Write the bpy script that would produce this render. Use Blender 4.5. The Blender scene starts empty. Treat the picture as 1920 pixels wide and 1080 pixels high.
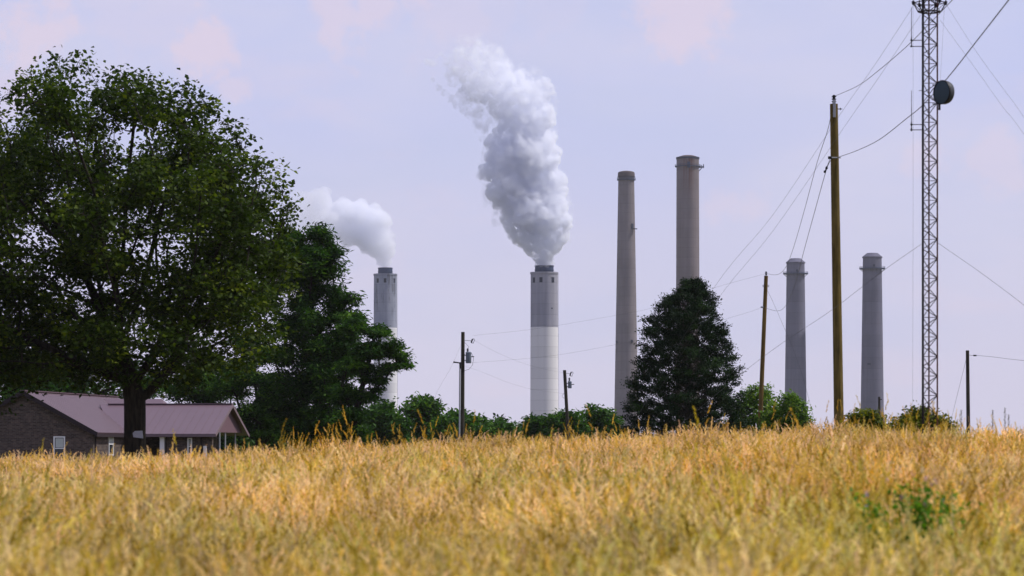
import bpy, bmesh, math, random
import numpy as np
from mathutils import Vector, Matrix, noise as mnoise

R = math.radians
SC = bpy.context.scene
COL = SC.collection

# ------------------------------------------------------------------ camera
F = 1920 * 100 / 36.0          # focal length in photograph pixels
ZC = 1.64                      # eye height
YH = 840.0                     # picture row of the true horizon
cam_d = bpy.data.cameras.new('camera')
cam = bpy.data.objects.new('camera', cam_d)
COL.objects.link(cam)
cam.location = (0, 0, ZC)
cam.rotation_euler = (R(90), 0, 0)
cam_d.lens = 100
cam_d.sensor_width = 36
cam_d.shift_y = (YH - 540) / 1920.0
cam_d.clip_start = 0.1
cam_d.clip_end = 20000
cam_d.dof.use_dof = True
cam_d.dof.focus_distance = 300
cam_d.dof.aperture_fstop = 4.2
SC.camera = cam

# ------------------------------------------------------------------ render
SC.render.engine = 'CYCLES'
SC.view_settings.view_transform = 'Standard'
SC.view_settings.look = 'None'
SC.view_settings.exposure = 0.0
SC.view_settings.gamma = 1.0
SC.view_settings.use_curve_mapping = False
cy = SC.cycles
cy.max_bounces = 14
cy.diffuse_bounces = 4
cy.glossy_bounces = 2
cy.transmission_bounces = 6
cy.transparent_max_bounces = 16
cy.volume_bounces = 12
cy.volume_step_rate = 1.0
cy.use_denoising = True
try:
    cy.denoiser = 'OPENIMAGEDENOISE'
except Exception:
    pass

# ------------------------------------------------------------------ sun + sky
SUN_EL, SUN_AZ = R(52), R(84)      # azimuth measured from +Y towards +X
sun_d = bpy.data.lights.new('sun', 'SUN')
sun_d.energy = 4.4
sun_d.angle = R(1.5)
sun_d.color = (1.0, 0.95, 0.87)
sun = bpy.data.objects.new('sun', sun_d)
COL.objects.link(sun)
S = Vector((math.sin(SUN_AZ) * math.cos(SUN_EL), math.cos(SUN_AZ) * math.cos(SUN_EL), math.sin(SUN_EL)))
sun.rotation_euler = S.to_track_quat('Z', 'Y').to_euler()

world = bpy.data.worlds.new('World')
SC.world = world
world.use_nodes = True


class NT:
    """tiny helper around a node tree"""
    def __init__(self, nt, clear=True):
        self.nt = nt
        if clear:
            nt.nodes.clear()

    def n(self, t, ins=None, **kw):
        nd = self.nt.nodes.new(t)
        for k, v in kw.items():
            setattr(nd, k, v)
        if ins:
            for k, v in ins.items():
                s = nd.inputs[k]
                if isinstance(v, bpy.types.NodeSocket):
                    self.nt.links.new(v, s)
                else:
                    s.default_value = v
        return nd

    def math(self, op, a, b=0.0, c=0.0, clamp=False):
        nd = self.n('ShaderNodeMath', {0: a, 1: b, 2: c}, operation=op)
        nd.use_clamp = clamp
        return nd.outputs[0]

    def mix(self, f, a, b, blend='MIX'):
        nd = self.n('ShaderNodeMix', data_type='RGBA', blend_type=blend)
        for i, v in ((0, f), (6, a), (7, b)):
            if isinstance(v, bpy.types.NodeSocket):
                self.nt.links.new(v, nd.inputs[i])
            else:
                nd.inputs[i].default_value = v if i == 0 else (*v[:3], 1.0)
        return nd.outputs[2]

    def noise(self, vec, scale, detail=4.0, rough=0.55, dist=0.0, out=0):
        ins = {'Scale': scale, 'Detail': detail, 'Roughness': rough, 'Distortion': dist}
        if vec is not None:
            ins['Vector'] = vec
        return self.n('ShaderNodeTexNoise', ins).outputs[out]

    def ramp(self, f, a, b, lo=0.0, hi=1.0, smooth=True):
        nd = self.n('ShaderNodeMapRange', {0: f, 1: a, 2: b, 3: lo, 4: hi})
        nd.interpolation_type = 'SMOOTHSTEP' if smooth else 'LINEAR'
        return nd.outputs[0]

    def mapping(self, vec, scale=(1, 1, 1), loc=(0, 0, 0)):
        return self.n('ShaderNodeMapping', {'Vector': vec, 'Scale': scale, 'Location': loc}).outputs[0]


def srgb(r, g, b):
    f = lambda c: ((c / 255.0 + 0.055) / 1.055) ** 2.4 if c > 10 else c / 255.0 / 12.92
    return (f(r), f(g), f(b), 1.0)


def build_world():
    w = NT(world.node_tree)
    out = w.n('ShaderNodeOutputWorld')
    sky = w.n('ShaderNodeTexSky', sky_type='NISHITA')
    sky.sun_disc = False
    sky.sun_elevation = SUN_EL
    sky.sun_rotation = SUN_AZ
    sky.air_density = 1.2
    sky.dust_density = 2.5
    sky.ozone_density = 2.0
    K = 0.1
    gen = w.n('ShaderNodeTexCoord').outputs['Generated']
    sep = w.n('ShaderNodeSeparateXYZ', {0: gen})
    el = sep.outputs[2]
    k = lambda c: tuple(v * 1.10 / K for v in c[:3])
    # thin high cloud sheet: milky near the horizon, a little bluer above
    g = w.ramp(el, -0.01, 0.16)
    veil = w.mix(g, k(srgb(208, 203, 226)), k(srgb(190, 196, 237)))
    # patchy blue-grey / pale variation in the sheet
    st = w.mapping(gen, (1.0, 1.0, 2.6))
    n1 = w.ramp(w.noise(st, 6.0, 4, 0.55), 0.35, 0.68)
    veil = w.mix(w.math('MULTIPLY', n1, 0.65), veil, k(srgb(212, 208, 231)))
    nb = w.ramp(w.noise(w.mapping(gen, (1.0, 1.0, 3.4), (5.2, 1.1, .3)), 7.0, 5, 0.6), 0.46, 0.68)
    veil = w.mix(w.math('MULTIPLY', nb, 0.4), veil, k(srgb(192, 197, 230)))
    # soft pinkish cumulus heads
    n2 = w.noise(st, 11.0, 6, 0.6)
    n3 = w.noise(w.mapping(gen, (1, 1, 1), (3.1, 1.7, 0.4)), 42.0, 6, 0.62)
    fld = w.ramp(n2, 0.56, 0.70)
    pts = [(392, 92, 78, 1.0), (440, 175, 45, .7), (90, 60, 120, .9), (700, 10, 120, .8), (1270, 0, 130, .9), (1725, 275, 75, .5),
           (1880, 300, 80, .5), (1370, 385, 75, .45), (30, 180, 90, .6), (820, 40, 110, .4), (230, 40, 190, .3), (960, 5, 170, .2)]
    acc = None
    for (px, py, r, a) in pts:
        d = Vector(((px - 960) / F, 1.0, (YH - py) / F)).normalized()
        sub = w.n('ShaderNodeVectorMath', {0: gen, 1: tuple(d)}, operation='SUBTRACT').outputs[0]
        sc = w.n('ShaderNodeVectorMath', {0: sub, 1: (1, 1, 1.25)}, operation='MULTIPLY').outputs[0]
        ln = w.n('ShaderNodeVectorMath', {0: sc}, operation='LENGTH').outputs[1]
        rr = r * 1.15 / F
        v = w.math('MULTIPLY_ADD', ln, -1.0 / rr, 1.0)
        v = w.math('ADD', v, w.math('MULTIPLY', w.math('SUBTRACT', n3, 0.5), 3.4))
        v = w.math('MULTIPLY', w.ramp(v, 0.12, 0.78), a)
        acc = v if acc is None else w.math('MAXIMUM', acc, v)
    cl = w.math('MAXIMUM', acc, w.math('MULTIPLY', fld, 0.28))
    cl = w.math('MULTIPLY', cl, 0.70)
    veil = w.mix(cl, veil, k(srgb(226, 207, 224)))
    col = w.mix(0.88, sky.outputs[0], veil)
    bg = w.n('ShaderNodeBackground', {'Color': col, 'Strength': K})
    w.nt.links.new(bg.outputs[0], out.inputs['Surface'])


build_world()

# ------------------------------------------------------------------ mesh helpers


def link(o, parent=None):
    COL.objects.link(o)
    if parent is not None:
        o.parent = parent
    return o


def tag(o, label=None, cat=None, group=None, kind=None):
    if label: o['label'] = label
    if cat: o['category'] = cat
    if group: o['group'] = group
    if kind: o['kind'] = kind
    return o


def empty(name, loc, rz=0.0):
    o = bpy.data.objects.new(name, None)
    o.empty_display_size = 0.3
    o.location = loc
    o.rotation_euler = (0, 0, rz)
    return link(o)


class MB:
    """collects shapes; build() links them as one mesh object"""
    def __init__(self):
        self.v, self.f = [], []

    def add(self, vs, fs):
        o = len(self.v)
        self.v += [tuple(p) for p in vs]
        self.f += [tuple(i + o for i in q) for q in fs]
        return self

    def box(self, c, s, rot=None):
        hx, hy, hz = s[0] / 2, s[1] / 2, s[2] / 2
        vs = [Vector((x, y, z)) for x in (-hx, hx) for y in (-hy, hy) for z in (-hz, hz)]
        if rot is not None:
            vs = [rot @ p for p in vs]
        vs = [p + Vector(c) for p in vs]
        return self.add(vs, [(0, 1, 3, 2), (4, 6, 7, 5), (0, 4, 5, 1), (2, 3, 7, 6), (0, 2, 6, 4), (1, 5, 7, 3)])

    def tube(self, pts, rad, n=6, cap=True):
        pts = [Vector(p) for p in pts]
        rad = rad if hasattr(rad, '__len__') else [rad] * len(pts)
        vs, fs = [], []
        for i, p in enumerate(pts):
            t = (pts[min(i + 1, len(pts) - 1)] - pts[max(i - 1, 0)]).normalized()
            a = Vector((0, 0, 1)) if abs(t.z) < 0.9 else Vector((1, 0, 0))
            u = t.cross(a).normalized()
            w = t.cross(u)
            for k in range(n):
                an = 2 * math.pi * k / n
                vs.append(p + (u * math.cos(an) + w * math.sin(an)) * rad[i])
        for i in range(len(pts) - 1):
            for k in range(n):
                k2 = (k + 1) % n
                fs.append((i * n + k, i * n + k2, (i + 1) * n + k2, (i + 1) * n + k))
        if cap:
            fs.append(tuple(range(n)))
            fs.append(tuple((len(pts) - 1) * n + k for k in reversed(range(n))))
        return self.add(vs, fs)

    def lathe(self, prof, n=48, c=(0, 0, 0), close=False):
        """prof: (radius, z) from bottom to top"""
        vs, fs = [], []
        m = len(prof)
        for (r, z) in prof:
            for k in range(n):
                a = 2 * math.pi * k / n
                vs.append((c[0] + r * math.cos(a), c[1] + r * math.sin(a), c[2] + z))
        rng = range(m) if close else range(m - 1)
        for i in rng:
            j = (i + 1) % m
            for k in range(n):
                k2 = (k + 1) % n
                fs.append((i * n + k, i * n + k2, j * n + k2, j * n + k))
        if not close:
            if prof[0][0] > 1e-6: fs.append(tuple(reversed(range(n))))
            if prof[-1][0] > 1e-6: fs.append(tuple((m - 1) * n + k for k in range(n)))
        return self.add(vs, fs)

    def prism(self, poly, d0, d1, axis=1):
        """poly of 2D points extruded along an axis (1: poly in xz, along y; 0: poly in yz, along x; 2: poly in xy, along z)"""
        n = len(poly)
        def P(a, b, t):
            return (a, t, b) if axis == 1 else ((t, a, b) if axis == 0 else (a, b, t))
        vs = [P(a, b, d0) for a, b in poly] + [P(a, b, d1) for a, b in poly]
        fs = [tuple(range(n)), tuple(reversed(range(n, 2 * n)))]
        for i in range(n):
            j = (i + 1) % n
            fs.append((i, i + n, j + n, j))
        return self.add(vs, fs)

    def build(self, name, mat, parent=None, smooth=False, bevel=0.0):
        me = bpy.data.meshes.new(name)
        me.from_pydata(self.v, [], self.f)
        bm = bmesh.new()
        bm.from_mesh(me)
        bmesh.ops.recalc_face_normals(bm, faces=bm.faces)
        bm.to_mesh(me)
        bm.free()
        if smooth:
            me.polygons.foreach_set('use_smooth', [True] * len(me.polygons))
            me.set_sharp_from_angle(angle=R(38))
        me.materials.append(mat)
        o = link(bpy.data.objects.new(name, me), parent)
        if bevel:
            b = o.modifiers.new('bevel', 'BEVEL')
            b.width = bevel
            b.segments = 2
            b.limit_method = 'ANGLE'
        return o


def np_mesh(name, co, faces, mat, parent=None, tone=None, smooth=False):
    """fast mesh from numpy: co (n,3), faces (m,k) with constant k"""
    me = bpy.data.meshes.new(name)
    m, k = faces.shape
    me.vertices.add(len(co))
    me.vertices.foreach_set('co', np.ascontiguousarray(co, dtype=np.float32).ravel())
    me.loops.add(m * k)
    me.loops.foreach_set('vertex_index', np.ascontiguousarray(faces, dtype=np.int32).ravel())
    me.polygons.add(m)
    me.polygons.foreach_set('loop_start', np.arange(0, m * k, k, dtype=np.int32))
    if smooth:
        me.polygons.foreach_set('use_smooth', np.ones(m, dtype=bool))
    me.update(calc_edges=True)
    if tone is not None:
        at = me.attributes.new('tone', 'FLOAT', 'POINT')
        at.data.foreach_set('value', np.ascontiguousarray(tone, dtype=np.float32))
    me.materials.append(mat)
    o = bpy.data.objects.new(name, me)
    return link(o, parent)


def P(px, py, d):
    """the world point a distance d ahead that the photograph shows at (px, py)"""
    return Vector(((px - 960) / F * d, d, ZC + (YH - py) / F * d))


# ------------------------------------------------------------------ terrain
YC = 46.0
_cpx = np.array([-400, 0, 150, 300, 460, 600, 700, 860, 1000, 1200, 1400, 1560, 1800, 1920, 2400])
_cpy = np.array([868, 864, 862, 858, 850, 841, 837, 823, 824, 818, 809, 804, 806, 809, 822])
_cx = (_cpx - 960) / F * YC
_cz = ZC + (YH - _cpy) / F * YC - 0.87


def sstep(t):
    t = np.clip(t, 0, 1)
    return t * t * (3 - 2 * t)


def ground_np(x, y):
    x = np.asarray(x, float); y = np.asarray(y, float)
    cz = np.interp(x, _cx, _cz)
    cz = np.where(np.abs(x) > 20, 0.4 + (cz - 0.4) * np.exp(-(np.abs(x) - 20) / 40), cz)
    z12 = 0.33
    near = z12 + (cz - z12) * (y - 12) / (YC - 12)
    near = np.where(y < 0, near * np.exp(np.minimum(y, 0) / 25), near)
    far = cz * (1 - sstep((y - YC) / 70.0))
    z = np.where(y < YC, near, far)
    rr = np.hypot(x, y)
    z = z - 15 * sstep((rr - 350) / 1600)
    z = z + 0.05 * np.sin(x * 0.9 + 0.3 * y) * np.exp(-rr / 80) * sstep(rr / 10)
    return z


def gz(x, y):
    return float(ground_np(x, y))


# ------------------------------------------------------------------ materials
def material(name):
    m = bpy.data.materials.new(name)
    m.use_nodes = True
    return m, NT(m.node_tree)


def finish(m, t, color, rough=0.8, bump=None, bs=0.3, bd=0.02, metallic=0.0, spec=0.4, extra=None):
    out = t.n('ShaderNodeOutputMaterial')
    p = t.n('ShaderNodeBsdfPrincipled')
    for nm, v in (('Base Color', color), ('Roughness', rough), ('Metallic', metallic), ('Specular IOR Level', spec)):
        if isinstance(v, bpy.types.NodeSocket):
            t.nt.links.new(v, p.inputs[nm])
        else:
            p.inputs[nm].default_value = (*v[:3], 1.0) if nm == 'Base Color' else v
    if bump is not None:
        b = t.n('ShaderNodeBump', {'Height': bump, 'Strength': bs, 'Distance': bd})
        t.nt.links.new(b.outputs[0], p.inputs['Normal'])
    t.nt.links.new(p.outputs[0], out.inputs['Surface'])
    return m


def mat_plain(name, c, rough=0.6, var=0.15, scale=6.0, metallic=0.0, bump=0.15):
    m, t = material(name)
    co = t.n('ShaderNodeTexCoord').outputs['Object']
    nz = t.noise(co, scale, 5, 0.6)
    col = t.mix(nz, tuple(v * (1 - var) for v in c[:3]), tuple(min(1, v * (1 + var)) for v in c[:3]))
    return finish(m, t, col, rough, nz, bump, 0.01, metallic, spec=0.4 if max(c[:3]) > .2 else 0.12)


def mat_concrete(name, c1, c2, band=8.0, warm=None, bands=0.10, split=None, c_low=None, stain=0.0):
    """cast concrete: pour lines, streaks, mottling; optional paint change at height split (object z)"""
    m, t = material(name)
    co = t.n('ShaderNodeTexCoord').outputs['Object']
    z = t.n('ShaderNodeSeparateXYZ', {0: co}).outputs[2]
    mott = t.noise(t.mapping(co, (.06, .06, .03)), 1.0, 6, 0.6)
    streak = t.noise(t.mapping(co, (.55, .55, .018)), 1.0, 5, 0.65)
    lift = t.n('ShaderNodeTexNoise', {'W': t.math('FLOOR', t.math('MULTIPLY', z, 1.0 / band)), 'Scale': 3.7}, noise_dimensions='1D').outputs[0]
    col = t.mix(t.ramp(mott, 0.3, 0.7), c1, c2)
    if split is not None:
        low = t.mix(t.ramp(streak, 0.35, 0.75), c_low, tuple(v * 0.86 for v in c_low[:3]))
        wob = t.math('ADD', z, t.math('MULTIPLY', mott, 0.4))
        col = t.mix(t.ramp(wob, split + 0.1, split + 0.4), low, col)
    f = t.math('MULTIPLY_ADD', t.math('SUBTRACT', lift, 0.5), bands * 2.4, 1.0)
    f = t.math('ADD', f, t.math('MULTIPLY', t.math('SUBTRACT', streak, 0.5), 0.6))
    fr = t.math('FRACT', t.math('MULTIPLY', z, 1.0 / band))
    joint = t.math('MULTIPLY', t.ramp(fr, 0.0, 0.07, 1.0, 0.0), 0.24)
    f = t.math('SUBTRACT', f, joint)
    if stain > 0:
        sn = t.ramp(t.noise(t.mapping(co, (.30, .30, .05)), 1.0, 6, 0.7), 0.52, 0.62)
        lim = t.ramp(z, stain, stain + 15.0)
        f = t.math('SUBTRACT', f, t.math('MULTIPLY', t.math('MULTIPLY', sn, lim), 0.5))
    col = t.mix(1.0, col, t.n('ShaderNodeCombineColor', {0: f, 1: f, 2: f}).outputs[0], 'MULTIPLY')
    return finish(m, t, col, 0.9, streak, 0.2, 0.2, spec=0.2)


def mat_leaf(name, dark, mid, light, trans=0.35):
    m, t = material(name)
    tone = t.n('ShaderNodeAttribute', attribute_name='tone', attribute_type='GEOMETRY').outputs['Fac']
    co = t.n('ShaderNodeTexCoord').outputs['Object']
    big = t.noise(co, 0.55, 3, 0.5)
    v = t.math('ADD', tone, t.math('MULTIPLY', t.math('SUBTRACT', big, 0.5), 0.9))
    col = t.mix(t.ramp(v, 0.1, 0.55, smooth=False), dark, mid)
    col = t.mix(t.ramp(v, 0.6, 1.05, smooth=False), col, light)
    out = t.n('ShaderNodeOutputMaterial')
    d = t.n('ShaderNodeBsdfPrincipled', {'Base Color': col, 'Roughness': 0.6, 'Specular IOR Level': 0.10})
    tc = t.mix(0.5, col, (0.5, 0.6, 0.05), 'MULTIPLY')
    tc = t.mix(0.55, col, t.mix(1.0, col, (1.5, 1.6, 0.4), 'MULTIPLY'))
    tr = t.n('ShaderNodeBsdfTranslucent', {'Color': tc})
    mx = t.n('ShaderNodeMixShader', {0: trans, 1: d.outputs[0], 2: tr.outputs[0]})
    t.nt.links.new(mx.outputs[0], out.inputs['Surface'])
    return m


def mat_bark(name, c1, c2):
    m, t = material(name)
    co = t.n('ShaderNodeTexCoord').outputs['Object']
    a = t.noise(t.mapping(co, (9, 9, 1.6)), 1.0, 6, 0.65)
    col = t.mix(t.ramp(a, 0.35, 0.65), c1, c2)
    return finish(m, t, col, 0.95, a, 0.9, 0.05, spec=0.15)


def mat_pole(name, c1, c2):
    m, t = material(name)
    co = t.n('ShaderNodeTexCoord').outputs['Object']
    grain = t.noise(t.mapping(co, (26, 26, 0.8)), 1.0, 5, 0.6)
    blot = t.noise(t.mapping(co, (2.2, 2.2, 0.9)), 1.0, 4, 0.6)
    v = t.math('ADD', t.math('MULTIPLY', grain, 0.6), t.math('MULTIPLY', blot, 0.5))
    col = t.mix(t.ramp(v, 0.38, 0.72), c1, c2)
    return finish(m, t, col, 0.9, grain, 0.6, 0.02, spec=0.15)


M = {}
M['bark'] = mat_bark('bark', (0.010, 0.008, 0.006), (0.034, 0.027, 0.02))
M['bark_grey'] = mat_bark('bark_grey', (0.03, 0.026, 0.022), (0.09, 0.08, 0.065))
M['leaf_big'] = mat_leaf('leaf_big', (0.013, 0.027, 0.003), (0.037, 0.064, 0.005), (0.12, 0.155, 0.009))
M['leaf_deep'] = mat_leaf('leaf_deep', (0.008, 0.026, 0.004), (0.026, 0.074, 0.009), (0.085, 0.175, 0.014))
M['leaf_bush'] = mat_leaf('leaf_bush', (0.012, 0.038, 0.006), (0.036, 0.098, 0.011), (0.11, 0.21, 0.02))
M['leaf_light'] = mat_leaf('leaf_light', (0.036, 0.085, 0.014), (0.105, 0.195, 0.026), (0.22, 0.31, 0.04))
M['leaf_yellow'] = mat_leaf('leaf_yellow', (0.035, 0.055, 0.008), (0.10, 0.12, 0.014), (0.24, 0.21, 0.02))
M['leaf_cedar'] = mat_leaf('leaf_cedar', (0.004, 0.013, 0.004), (0.010, 0.028, 0.008), (0.026, 0.060, 0.013), 0.12)
M['pole_main'] = mat_pole('pole_main', (0.045, 0.033, 0.008), (0.155, 0.110, 0.032))
M['pole_brown'] = mat_pole('pole_brown', (0.06, 0.036, 0.010), (0.165, 0.105, 0.03))
M['pole_dark'] = mat_pole('pole_dark', (0.014, 0.012, 0.010), (0.055, 0.048, 0.035))
M['black'] = mat_plain('black_fitting', (0.012, 0.012, 0.015), 0.5)
M['wire'] = mat_plain('wire_metal', (0.10, 0.10, 0.12), 0.6)
M['galv'] = mat_plain('galvanised', (0.30, 0.31, 0.34), 0.5, metallic=0.3)
M['transformer'] = mat_plain('transformer_paint', (0.13, 0.15, 0.19), 0.5)
M['tower'] = mat_plain('tower_steel', (0.022, 0.016, 0.018), 0.6, 0.3)
M['tower_red'] = mat_plain('tower_rust', (0.075, 0.030, 0.024), 0.7, 0.4, 14)
M['dish'] = mat_plain('dish_cover', (0.036, 0.058, 0.080), 0.45, 0.2, 4)
M['dish_side'] = mat_plain('dish_shroud', (0.055, 0.058, 0.066), 0.5, 0.2, 4)
M['navy'] = mat_plain('dark_opening', (0.02, 0.025, 0.045), 0.6)
M['steel_blue'] = mat_plain('flue_steel', (0.030, 0.045, 0.095), 0.6, 0.2, 0.3)
M['white_paint'] = mat_plain('white_paint', (0.72, 0.72, 0.74), 0.5, 0.06)
M['rust'] = mat_plain('rust_stain', (0.12, 0.055, 0.03), 0.9, 0.4, 0.5)

# ------------------------------------------------------------------ ground
def build_ground():
    ys = np.concatenate([[-5200, -3000, -1500, -700, -350, -180, -90, -45, -20, -8, 0], np.arange(4, 64, 2.0), np.arange(64, 140, 6.0),
                         [150, 170, 200, 240, 300, 380, 500, 700, 950, 1250, 1600, 2000, 2600, 3400, 5200]])
    xs = np.concatenate([[-5200, -3000, -1700, -900, -500, -280, -160, -100, -70, -50, -38, -28], np.arange(-22, 23, 1.5),
                         [28, 38, 50, 70, 100, 160, 280, 500, 900, 1700, 3000, 5200]])
    X, Y = np.meshgrid(xs, ys)
    Z = ground_np(X, Y)
    co = np.stack([X.ravel(), Y.ravel(), Z.ravel()], 1)
    nx, ny = len(xs), len(ys)
    i = np.arange(nx * ny).reshape(ny, nx)
    fc = np.stack([i[:-1, :-1].ravel(), i[:-1, 1:].ravel(), i[1:, 1:].ravel(), i[1:, :-1].ravel()], 1)
    m, t = material('field_soil')
    gco = t.n('ShaderNodeNewGeometry').outputs['Position']
    a = t.noise(gco, 1.3, 6, 0.6)
    b = t.noise(gco, 0.04, 4, 0.5)
    col = t.mix(t.ramp(a, 0.3, 0.7), (0.060, 0.040, 0.005), (0.12, 0.08, 0.010))
    col = t.mix(t.ramp(b, 0.4, 0.65), col, (0.07, 0.10, 0.03))
    finish(m, t, col, 1.0, a, 0.6, 0.05, spec=0.1)
    o = np_mesh('ground', co, fc, m, smooth=True)
    o['kind'] = 'structure'


build_ground()

# ------------------------------------------------------------------ haze
hz = MB().box((0, 0, (-18.0 + 290) / 2), (11000, 11000, 290 + 18.0))
hm = bpy.data.materials.new('haze_air')
hm.use_nodes = True
ht = NT(hm.node_tree)
ho = ht.n('ShaderNodeOutputMaterial')
HAZE_DENSITY = 0.00004
hv = ht.n('ShaderNodeVolumePrincipled', {'Color': (0.90, 0.92, 1.0, 1), 'Density': HAZE_DENSITY, 'Anisotropy': 0.15})
ht.nt.links.new(hv.outputs[0], ho.inputs['Volume'])
hobj = hz.build('haze', hm)
hobj['kind'] = 'stuff'

# ------------------------------------------------------------------ chimneys
def stack(px_top, px_bot, py_top, py_bot, d):
    """axis position, base height and radii from the photograph for a stack standing d metres away"""
    cx = ((px_top[0] + px_top[1]) / 2 - 960) / F * d
    z1 = ZC + (YH - py_top) / F * d
    zb = gz(cx, d) - 0.5
    r1 = (px_top[1] - px_top[0]) / 2 / F * d
    zq = ZC + (YH - py_bot) / F * d
    rq = (px_bot[1] - px_bot[0]) / 2 / F * d
    slope = (rq - r1) / max(1e-3, z1 - zq)
    r0 = r1 + slope * (z1 - zb)
    return cx, zb, z1 - zb, r0, r1


def ring_platform(parent, r, z, w, t, mat, n=48, rail=True, posts=20, rail_h=1.15):
    mb = MB().lathe([(r - 0.05, z), (r + w, z), (r + w, z + t), (r - 0.05, z + t)], n, close=True)
    mb.build('platform', mat, parent)
    if rail:
        rb = MB()
        for k in range(posts):
            a = 2 * math.pi * k / posts
            x, y = (r + w - 0.12) * math.cos(a), (r + w - 0.12) * math.sin(a)
            rb.tube([(x, y, z + t), (x, y, z + t + rail_h)], 0.07, 4)
        for h in (0.6, 1.0):
            pts = [((r + w - 0.12) * math.cos(2 * math.pi * k / n), (r + w - 0.12) * math.sin(2 * math.pi * k / n), z + t + rail_h * h) for k in range(n + 1)]
            rb.tube(pts, 0.06, 4, cap=False)
        rb.build('railing', mat, parent)


def on_wall(r, px_off, px_half):
    """angle round the shaft of a feature seen px_off from the axis, the shaft being px_half wide"""
    s = max(-0.99, min(0.99, px_off / px_half))
    a = -math.pi / 2 + math.asin(s)
    return a


def wall_box(parent, name, mat, r, ang, z, size, sink=0.25):
    """a box set in or on the shaft at angle ang; size = (width, depth, height)"""
    rot = Matrix.Rotation(ang + math.pi / 2, 3, 'Z')
    c = Vector((math.cos(ang), math.sin(ang), 0)) * (r + size[1] / 2 - sink)
    c.z = z
    return MB().box(c, size, rot).build(name, mat, parent)


def steam_stack(name, label, pt, pb, py_top, py_flue, flue_px, d, mat, wins, py_win, group):
    cx, zb, H, r0, r1 = stack(pt, pb, py_top, 780, d)
    e = empty(name, (cx, d, zb))
    tag(e, label, 'chimney', group)
    pxm = d / F
    MB().lathe([(r0, 0), (r1, H - 0.9), (r1, H), (r1 - 1.0, H), (r1 - 1.0, H - 3)], 64).build('shaft', mat, e, smooth=True)
    MB().lathe([(r1 + 0.02, H - 0.9), (r1 + 0.30, H - 0.9), (r1 + 0.30, H + 0.12), (r1 + 0.02, H + 0.12)], 64, close=True).build('rim', mat, e)
    fr = flue_px / 2 * pxm
    fh = (py_top - py_flue) * pxm
    MB().lathe([(fr, H - 3.2), (fr, H + fh), (fr - 0.4, H + fh), (fr - 0.4, H - 2)], 48).build('flue_liner', M['steel_blue'], e, smooth=True)
    mb = MB()
    for h in (0.35, 0.94):
        mb.lathe([(fr + .01, H + fh * h - .25), (fr + .22, H + fh * h - .25), (fr + .22, H + fh * h + .2), (fr + .01, H + fh * h + .2)], 48, close=True)
    mb.build('flue_band', M['steel_blue'], e)
    half = (pt[1] - pt[0]) / 2
    mid = (pt[0] + pt[1]) / 2
    hw = H - (py_win - py_top) * pxm
    angs = [on_wall(r1, w - mid, half) for w in wins]
    for a in angs + [a + math.pi for a in angs]:
        wall_box(e, 'opening', M['navy'], r1, a, hw, (1.75, 0.4, 2.9), 0.33)
        o = wall_box(e, 'opening_frame', mat, r1, a, hw + 1.62, (2.2, 0.5, 0.28), 0.3)
    # obstruction light and ladder
    ld = MB()
    a = on_wall(r1, half * 0.995, half)
    for s in (-.25, .25):
        x = Vector((math.cos(a + s / r1), math.sin(a + s / r1), 0))
        ld.tube([x * (r0 + .35), x * (r1 + .35) + Vector((0, 0, H - 1))], .05, 4)
    ld.build('ladder', M['galv'], e)
    return e, cx, zb + H + fh, fr, H, r1


conA = mat_concrete('painted_concrete_weathered', (0.22, 0.235, 0.29), (0.30, 0.31, 0.36), 7.0, split=None)
gA = 'white and grey smoking chimneys'
dA, dB = 1900.0, 1600.0
cxA, zbA, HA, _, _ = stack((701, 744), (700, 745), 514, 780, dA)
cxB, zbB, HB, _, _ = stack((995, 1046), (994, 1046.5), 511, 780, dB)
conA = mat_concrete('two_tone_concrete_stained', (0.16, 0.18, 0.25), (0.26, 0.275, 0.34), 6.0, split=HA - (615 - 514) / F * dA, c_low=(0.62, 0.62, 0.65), bands=0.16, stain=HA - 32)
conB = mat_concrete('two_tone_concrete', (0.215, 0.218, 0.275), (0.27, 0.266, 0.31), 6.0, split=HB - (614 - 511) / F * dB, c_low=(0.62, 0.61, 0.63), bands=0.08)
eA, xA, topA, frA, _, rA = steam_stack('power_station_chimney', 'stained blue grey chimney with white base puffing steam behind the leafy trees', (701, 744), (700, 745), 514, 502, 27, dA, conA,
                                       (709, 723, 740), 527, gA)
eB, xB, topB, frB, _, rB = steam_stack('power_station_chimney', 'grey over white chimney sending up the tall billowing steam plume', (995, 1046), (994, 1046.5), 511, 498, 35, dB, conB,
                                       (1001, 1014, 1036.5), 526, gA)
aB = on_wall(rB, 14, 25.5)
wall_box(eB, 'hatch', M['navy'], rB, aB, HB - (579 - 511) / F * dB, (0.9, .4, 0.7), .3)

gC = 'bare concrete chimneys without steam'
warm1, warm2 = (0.128, 0.112, 0.124), (0.172, 0.150, 0.158)
cool1, cool2 = (0.086, 0.086, 0.130), (0.116, 0.112, 0.156)


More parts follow.
